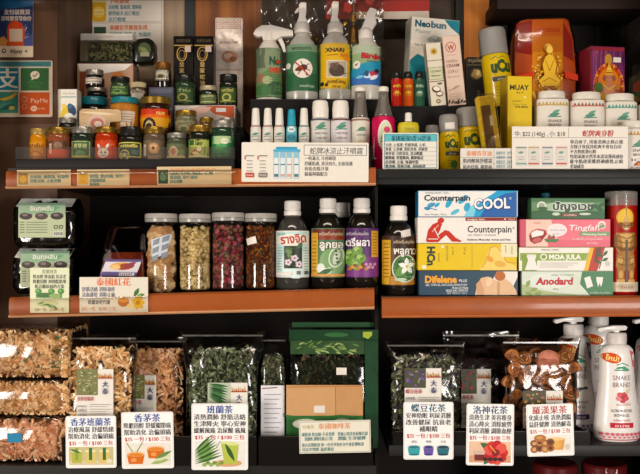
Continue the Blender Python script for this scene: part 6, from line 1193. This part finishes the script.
# wrapped brown stick, MUAY box
Yq = .032; k = K(Yq); B = PY(zt_, Yq); t = thing('wrapped_stick', 'clear wrapped pack with a brown stick leaning on the yellow carton', 'pack', (X(486.6, Yq), Yq, zt_), None, (0, math.radians(-8), 0))
mb = MB(); mb.prism(rrect(.0, 17.5 * k, 0, (B - 96) * k, .003), .002, .022, M('#e0c030', .4, mott=.15, bump=.2, scale=80), .002); mb.build('backing', t)
mb = MB(); mb.box(3.4 * k, 12 * k, -.004, .0016, 8 * k, (B - 106) * k, M('#6f503a', .55, mott=.15), .0015); mb.build('brown_stick', t)
mb = MB(); mb.box(9.6 * k, 13.6 * k, -.0052, -.0046, (B - 127) * k, (B - 117) * k, M('#d8d0c6', .5)); mb.build('price_sticker', t)
mb = MB(); mb.prism(rrect(-.0012, 18 * k, .0002, (B - 94.6) * k, .004), -.0072, -.0056, film('#f0ead8', .03, .12, .5, 20.)); mb.build('clear_film', t)
def muay(A, b):
    A.text('MUAY', 509.4, 89.8, 7, '#2f2f10', w=20, bold=.035); A.text('thai oil', 516, 93.4, 3, '#6a6020', w=7, bold=.02); A.text('LINIMENT', 512, 102, 2.4, '#5a5418', w=11); A.text('boxing oil for sport', 513, 105, 2.3, '#6a6020', w=14); A.text('120 ML. MUSCLE', 515, 107.8, 2.8, '#3f3c14', w=13, bold=.03); A.ell(525, 97, 1, 1, '#efe8b0', n=8)
carton('liniment_carton', 'yellow carton with dark capital letters before the orange gold bag', 'carton', 507, 532.6, 76, .066, .046, zt_, '#d8b822', muay, '#b8981c', rot=(0, 0, math.radians(7)))
# orange gold bag, purple box
Yo = .24; k = K(Yo); B = PY(z4, Yo); c = 545.5; t = thing('incense_bag', 'tall orange bag with a gold figure behind the white powder bottles', 'bag', (X(c, Yo), Yo, z4)); h = lambda px, py: ((px - c) * k, (B - py) * k)
mb = MB(); mb.prism([h(516, B), h(576, B), h(576.5, 70), h(574, 40), h(569, 20), h(565, 17.6), h(527, 18.6), h(519, 21), h(514.5, 40), h(514, 70)], 0, .06, M('#b8501a', .4, mott=.12, bump=.3, scale=22), .006)
A = Art(mb, c, B, k, d0=.0002, rough=.28)
A.poly([(516, 24), (532, 20), (532, 55), (515.5, 52)], '#8f1f16'); A.poly([(563, 22), (572, 38), (574, 62), (563, 55)], '#8f1f16'); A.rect(532, 19.5, 563, 108, '#c87a1e'); A.rect(532, 19.5, 563, 36, '#c4661a'); A.text('มหามงคล', 547, 32, 7, '#b0401a', al='C', w=25, bold=.03)
rng = random.Random(12); gold = M('#d8a830', .38, metal=.3, mott=.2, bump=.3); gold2 = M('#f0cc60', .35, metal=.3, mott=.2)
pass
A.ell(548, 48, 4, 4.6, gold2); A.poly([(540, 56), (548, 52), (556, 56), (559, 74), (554, 84), (541, 84), (537, 72)], gold); A.ell(548, 62, 5, 8, gold2); A.rect(533, 84, 562, 90, '#d88a2c')
A.rect(532.6, 52, 562.4, 108, '#d8962a')
for i in range(220): a = rng.uniform(0, 6.28); q = rng.random() ** .6; A.leaf(547 + 14 * math.cos(a) * q, 76 + 27 * math.sin(a) * q, rng.uniform(1.4, 3.2), rng.uniform(.8, 1.6), rng.uniform(0, 360), rng.choice(['#f0cc58', '#b06c18', '#f6dc88', '#c88a20', '#e8b440']))  # light and dark flecks paint the foil's glints into the gold panel
A.poly([(541, 66), (544, 58), (548, 55), (552, 58), (555, 66), (553, 76), (559, 82), (556, 87), (540, 87), (537, 82), (543, 76)], '#e6b83e'); A.ell(548, 51, 3.2, 3.8, '#ecc65a'); A.line([(544, 62), (548, 72), (552, 62)], .8, '#b07a1c'); A.line([(541, 83), (548, 79), (555, 83)], .9, '#b07a1c')
for i in range(8): A.leaf(534 + i * 3.6, 100, 9, 3, -90 + (i % 3 - 1) * 20, ['#e0b040', '#c9851c', '#f0c860'][i % 3])
A.poly([(516, 76), (532, 73), (532, 80), (516, 82)], '#c9381c'); A.poly([(563, 72), (576, 76), (576, 82), (563, 79)], '#c9381c'); mb.build('printed_bag', t)
mb = MB(); mb.prism([h(515, B), h(577, B), h(577.5, 70), h(575, 40), h(570, 18.6), h(566, 16), h(526, 17), h(518, 19.6), h(513.5, 40), h(513, 70)], -.0042, .065, film('#fbf4ea', .02, .12, .5, 12.), .006, True); mb.build('clear_film', t)
def gan(A, b):
    A.rect(590.4, 47.4, 625.4, b, '#6a2c5c')
    r = random.Random(4)
    for i in range(34): A.line([(590.6 + i, 48), (590.6 + i + r.uniform(-2, 2), r.uniform(55, 80))], .7, r.choice(['#8a3a5c', '#5a2a6a', '#9a5068', '#4a2450']))
    A.rect(591, 47.6, 625, 51, '#8a2c38'); A.ell(608.4, 88, 17, 25, '#c96a5c'); A.ell(608.4, 88, 15.6, 23.4, '#b8481c'); A.ell(608.4, 86, 12, 18, '#d07a2c'); A.ell(608, 60, 4, 6, '#b98a3a')
    for i in range(26): A.leaf(608.4 + 12.4 * math.cos(i * .242), 86 + 19 * math.sin(i * .242), 4.4, 2, math.degrees(i * .242), ['#e0a040', '#8a2a1c', '#c9502c'][i % 3])
    S_, S2 = '#b8785c', '#8f5440'
    A.poly([(599, 97), (602, 86), (606, 83), (611, 83), (615, 86), (618, 97)], S_); A.ell(608.4, 92, 5.4, 5, '#c98a6a'); A.ell(608.4, 78.6, 3.9, 4.4, S_); A.poly([(604, 75), (606, 69), (608.4, 63), (611, 69), (613, 75)], '#d8a83c'); A.line([(605, 73), (612, 73)], 1, '#a8281c'); A.line([(606.4, 69), (610.4, 69)], .8, '#f0d070')
    A.line([(608, 79), (608.6, 84), (606.4, 88), (604.6, 87)], 2, S_); A.ell(603.4, 78.6, 1.8, 2.8, S2); A.ell(613.4, 78.6, 1.8, 2.8, S2); A.ell(606.6, 77.6, .6, .5, '#2a1410', n=7); A.ell(610.2, 77.6, .6, .5, '#2a1410', n=7)
    for x0_, x1_ in ((602, 597), (615, 620)): A.line([(x0_, 87), (x1_, 83), (x1_ + (608.4 - x1_) * .1, 78)], 1.6, S_); A.line([(x0_, 90), (x1_, 92), (x1_ - (608.4 - x1_) * .1, 88)], 1.6, S2)
    A.poly([(598, 96), (619, 96), (622, 101), (595, 101)], '#b83a34'); A.line([(602, 85), (608.4, 90), (615, 85)], 1, '#e0b848'); A.line([(600, 98), (617, 98)], .8, '#e0b848')
    for i in range(14): A.ell(593 + i * 2.3, 103.4 - (i % 2), 1.6, 1.4, ['#d89a2c', '#a8304a', '#4a7a3c'][i % 3], n=8)
    A.ell(597, 88, 4.4, 5, '#4a6a34'); A.ell(600, 98, 5, 4, '#d0982c'); A.ell(617, 99, 5, 4, '#d89a2c'); A.ell(608, 102, 5, 3, '#a8481c'); A.rect(612.4, 57.6, 620.6, 62.6, '#e0d6cc')
carton('incense_carton', 'purple and red carton with a seated elephant headed deity', 'carton', 589.6, 626, 46.5, .20, .07, z4, '#6a2c5c', gan, '#7a2430', rot=(0, 0, math.radians(9)), rough=.28)
Yv = .19; k = K(Yv); B = PY(z4, Yv); t = thing('wrapped_figure', 'clear wrapped dark pack with orange and green at the right edge', 'pack', (X(650, Yv), Yv, z4)); h = lambda px, py: ((px - 650) * k, (B - py) * k)
mb = MB(); mb.prism([h(632, B), h(670, B), h(668, 74), h(650, 64), h(634, 76)], .004, .05, M('#3f3a24', .5, mott=.35, scale=50), .004); A = Art(mb, 650, B, k, y0=.004, d0=.0003); A.ell(641, 88, 7, 8, '#b5481c'); A.leaf(632, 98, 14, 6, -30, '#4a7a3c'); A.ell(637, 99, 4, 3, '#c9902c'); mb.build('contents', t)
mb = MB(); mb.prism([h(630.6, B), h(671, B), h(669, 70), h(652, 60), h(632, 66)], -.003, -.0016, film('#e8e4dc', .04, .12, .6, 16.)); mb.build('clear_film', t)
def dpic(A):
    A.rect(596, 6, 660, 66, '#1f2a1c'); r = random.Random(8)
    for i in range(26): A.leaf(r.uniform(598, 650), r.uniform(10, 62), r.uniform(8, 16), 4, r.uniform(0, 180), r.choice(['#2f3f24', '#3a4428', '#26301c', '#4a3a24']))
    A.ell(632, 26, 6, 8, '#5a3a2a'); A.poly([(622, 60), (626, 38), (640, 38), (646, 60)], '#3a2418')
card('picture', 'dim green picture on the back wall above the purple carton', 'picture', 596, 660, 2, 66, YB - .0026, '#1c1a14', dpic, .4, .0018)
# powder bottles
def powder(label, c, hw, ytop, Y, bc, txt, z=zt_, lidw=14, acc='#b5483a', low=None):
    B = PY(z, Y); ys = ytop + 8
    def d(A):
        q = ys + 3
        for i in range(9): A.poly([(c - hw * .9 + i * hw * .2, q + 3), (c - hw * .82 + i * hw * .2, q), (c - hw * .74 + i * hw * .2, q + 3)], bc[i % 2])
        A.line([(c - hw * .96, q + 3.6), (c + hw * .96, q + 3.6)], .8, bc[0]); A.leaf(c - 5, q + 14, 11, 4, -10, '#4f8a72'); A.leaf(c - 2, q + 12, 9, 3, -24, '#5f9a80'); A.line([(c - 6, q + 15.4), (c + 7, q + 15)], 1., '#4f8a72')
        A.text('SNAKE', c + 1, q + 20.6, 4, '#7a6a64', al='C', w=13); A.text('BRAND', c + 1, q + 24.8, 4, '#7a6a64', al='C', w=12); A.text(txt, c + 1, q + 30, 4, '#5a4a44', al='C', w=15); A.leaf(c - 5, q + 34, 10, 4, -20, acc); A.ell(c + 1, q + 33, 2, 1.6, '#c9923a', n=10)
        if low: A.rect(c - hw * .9, q + 38, c + hw * .9, q + 40.6, low); A.text('ICY POWDER', c + 1, q + 37, 2.6, '#6a5a54', al='C', w=16)
    return vessel('powder_bottle', label, 'powder bottle', c, Y, z, [('body', [(0, None), (hw * .94, None), (hw, B - 2), (hw, ys + 2.4), (hw * .97, ys + .6), (hw * .86, ys), (lidw * .86, ys - .4)], M('#ddd6ca', .35, mott=.02), d, .62, 3.6),
        ('lid', [(lidw * .96, ys - .6), (lidw, ys - 1.2), (lidw, ytop + 1.6), (lidw * .95, ytop + .3), (lidw * .85, ytop), (0, ytop)], M('#d8d1c4', .35, mott=.02), None, .7)], 'white powder bottles')
powder('white powder bottle with a gold zigzag band beside the yellow carton', 551, 16.6, 92, .095, ('#b8922c', '#c9a84a'), 'CLASSIC')
powder('white powder bottle with a red and green zigzag band', 586.4, 17, 93, .095, ('#b8362c', '#3f7a4c'), 'PRICKLY')
powder('white powder bottle with a teal zigzag band', 619.6, 16, 94.6, .095, ('#2f8a7a', '#4fa090'), 'FRESH')
powder('white powder bottle cut by the right edge of the picture', 655.4, 17, 96.4, .095, ('#a8923a', '#b8a25a'), 'CLASSIC')
powder('smaller white powder bottle in front with a tan and orange band', 634.4, 17, 121.4, .036, ('#b58a3a', '#c9a05a'), 'ICY', low='#d8722c', lidw=12, acc='#a84a34')
# cards on the black edge
def tealc(A):
    A.rect(384.6, 134, 436.6, 141, '#5fb8c0'); A.text('泰國最強5度16舒油', 411, 140, 6, '#1c3f58', al='C', w=39, bold=.03)
    for i, l in enumerate(('功效: 止痛暈, 舒緩頭痛, 止痕', '鼻塞: 止鼻敏, 預防鼻塞, 鼻敏感', '暈車浪: 可防暈浪, 清涼醒腦', '關節痛: 舒緩肌肉, 關節痛症', '皮膚癢: 止痕, 蚊蟲咬傷', '肌肉痛: 舒筋活絡, 消除痛楚')): A.text(l, 385.4, 145.8 + i * 4.3, 3.8, '#3a3a40', w=(40, 42, 37, 38, 33, 40)[i], bold=.02); A.line([(384.6, 146.8 + i * 4.3), (436.6, 146.8 + i * 4.3)], .25, '#8a9a9a')
    A.frame(384.4, 133.8, 436.8, 167.2, .5, '#5a8a90')
card('price_card', 'white card with a teal header on the black shelf edge', 'price card', 382.6, 438.4, 132.4, 168.6, .003, '#e2ddd2', tealc, 1.2, group='cards on the upper shelf', z=zTR + .0006)
def orc(A):
    A.text('泰國青草油', 479, 156, 5.6, '#d9803a', al='C', w=25, bold=.03); A.text('肌肉酸痛舒緩霜', 463, 163, 4.8, '#3a3a3e', w=29, bold=.03); A.text('肌肉扭傷, 關節痛', 463, 169, 4.2, '#3a3a3e', w=29, bold=.02); A.line([(461, 158), (517, 158)], .4, '#9a948c'); A.line([(461, 164.4), (517, 164.4)], .4, '#9a948c'); A.line([(494, 150), (494, 170)], .4, '#9a948c')
    for i in range(4): A.text('泰國青草', 496, 155 + i * 4.4, 3.6, '#4a8a98', w=9); A.text('舒緩', 507, 155 + i * 4.4, 3.6, '#4a8a98', w=7)
card('price_card', 'small white card with an orange heading tucked behind the wide one', 'price card', 460.4, 518, 148.8, 169.8, .007, '#ddd8ce', orc, .6, group='cards on the upper shelf', z=zTR + .0006)
def pwc(A):
    A.line([(513, 139.6), (627, 139.6)], .45, '#8a8480'); A.line([(568.6, 129.4), (568.6, 139.6)], .45, '#8a8480'); A.text('中: $22 (140g) , 小: $18', 515, 138, 6.2, '#2c2c30', w=50, bold=.012); A.text('蛇牌爽身粉', 582, 138, 7, '#b8362c', w=31, bold=.03, shear=.16)
    for i, l in enumerate(('專治痱子, 用後清爽止痕止癢', '去除汗臭保持乾爽不會有白印', '不含致癌滑石粉', '特別添加天然草本清涼薄荷成份', '能令肌膚重獲舒適感覺,止痕', '老幼咸宜')): A.text(l, 570, 145.4 + i * 4.9, 4.4, '#38383c', w=(53, 51, 26, 53, 53, 14)[i], bold=.02)
    for i, (x, c1, c2) in enumerate(((516, '#6a8a7a', '#6aa090'), (528.4, '#b89a5a', '#c9603a'), (542, '#6a7a8c', '#5a6a84'), (556, '#c98a8a', '#c9504c'))):
        w = 10; A.poly([(x + 1, 148), (x + w, 148), (x + w + .6, 151), (x + w + .6, 168), (x, 168), (x, 151)], '#d6d0c8'); A.line([(x, 149.6), (x + w + .6, 149.6)], 1.2, c1); A.leaf(x + 2, 155, 6, 2.4, -10, '#6a9a88'); A.line([(x + 2, 159), (x + 8, 159)], .6, '#9a948e'); A.line([(x + 2, 161.4), (x + 8, 161.4)], .6, '#9a948e'); A.line([(x, 165.6), (x + w + .6, 165.6)], 1.6, c2)
card('price_card', 'wide white card with prices and red heading before the powder bottles', 'price card', 512, 628, 128.4, 171, .0025, '#e6dfd4', pwc, .8, group='cards on the upper shelf', z=zTR + .0006)
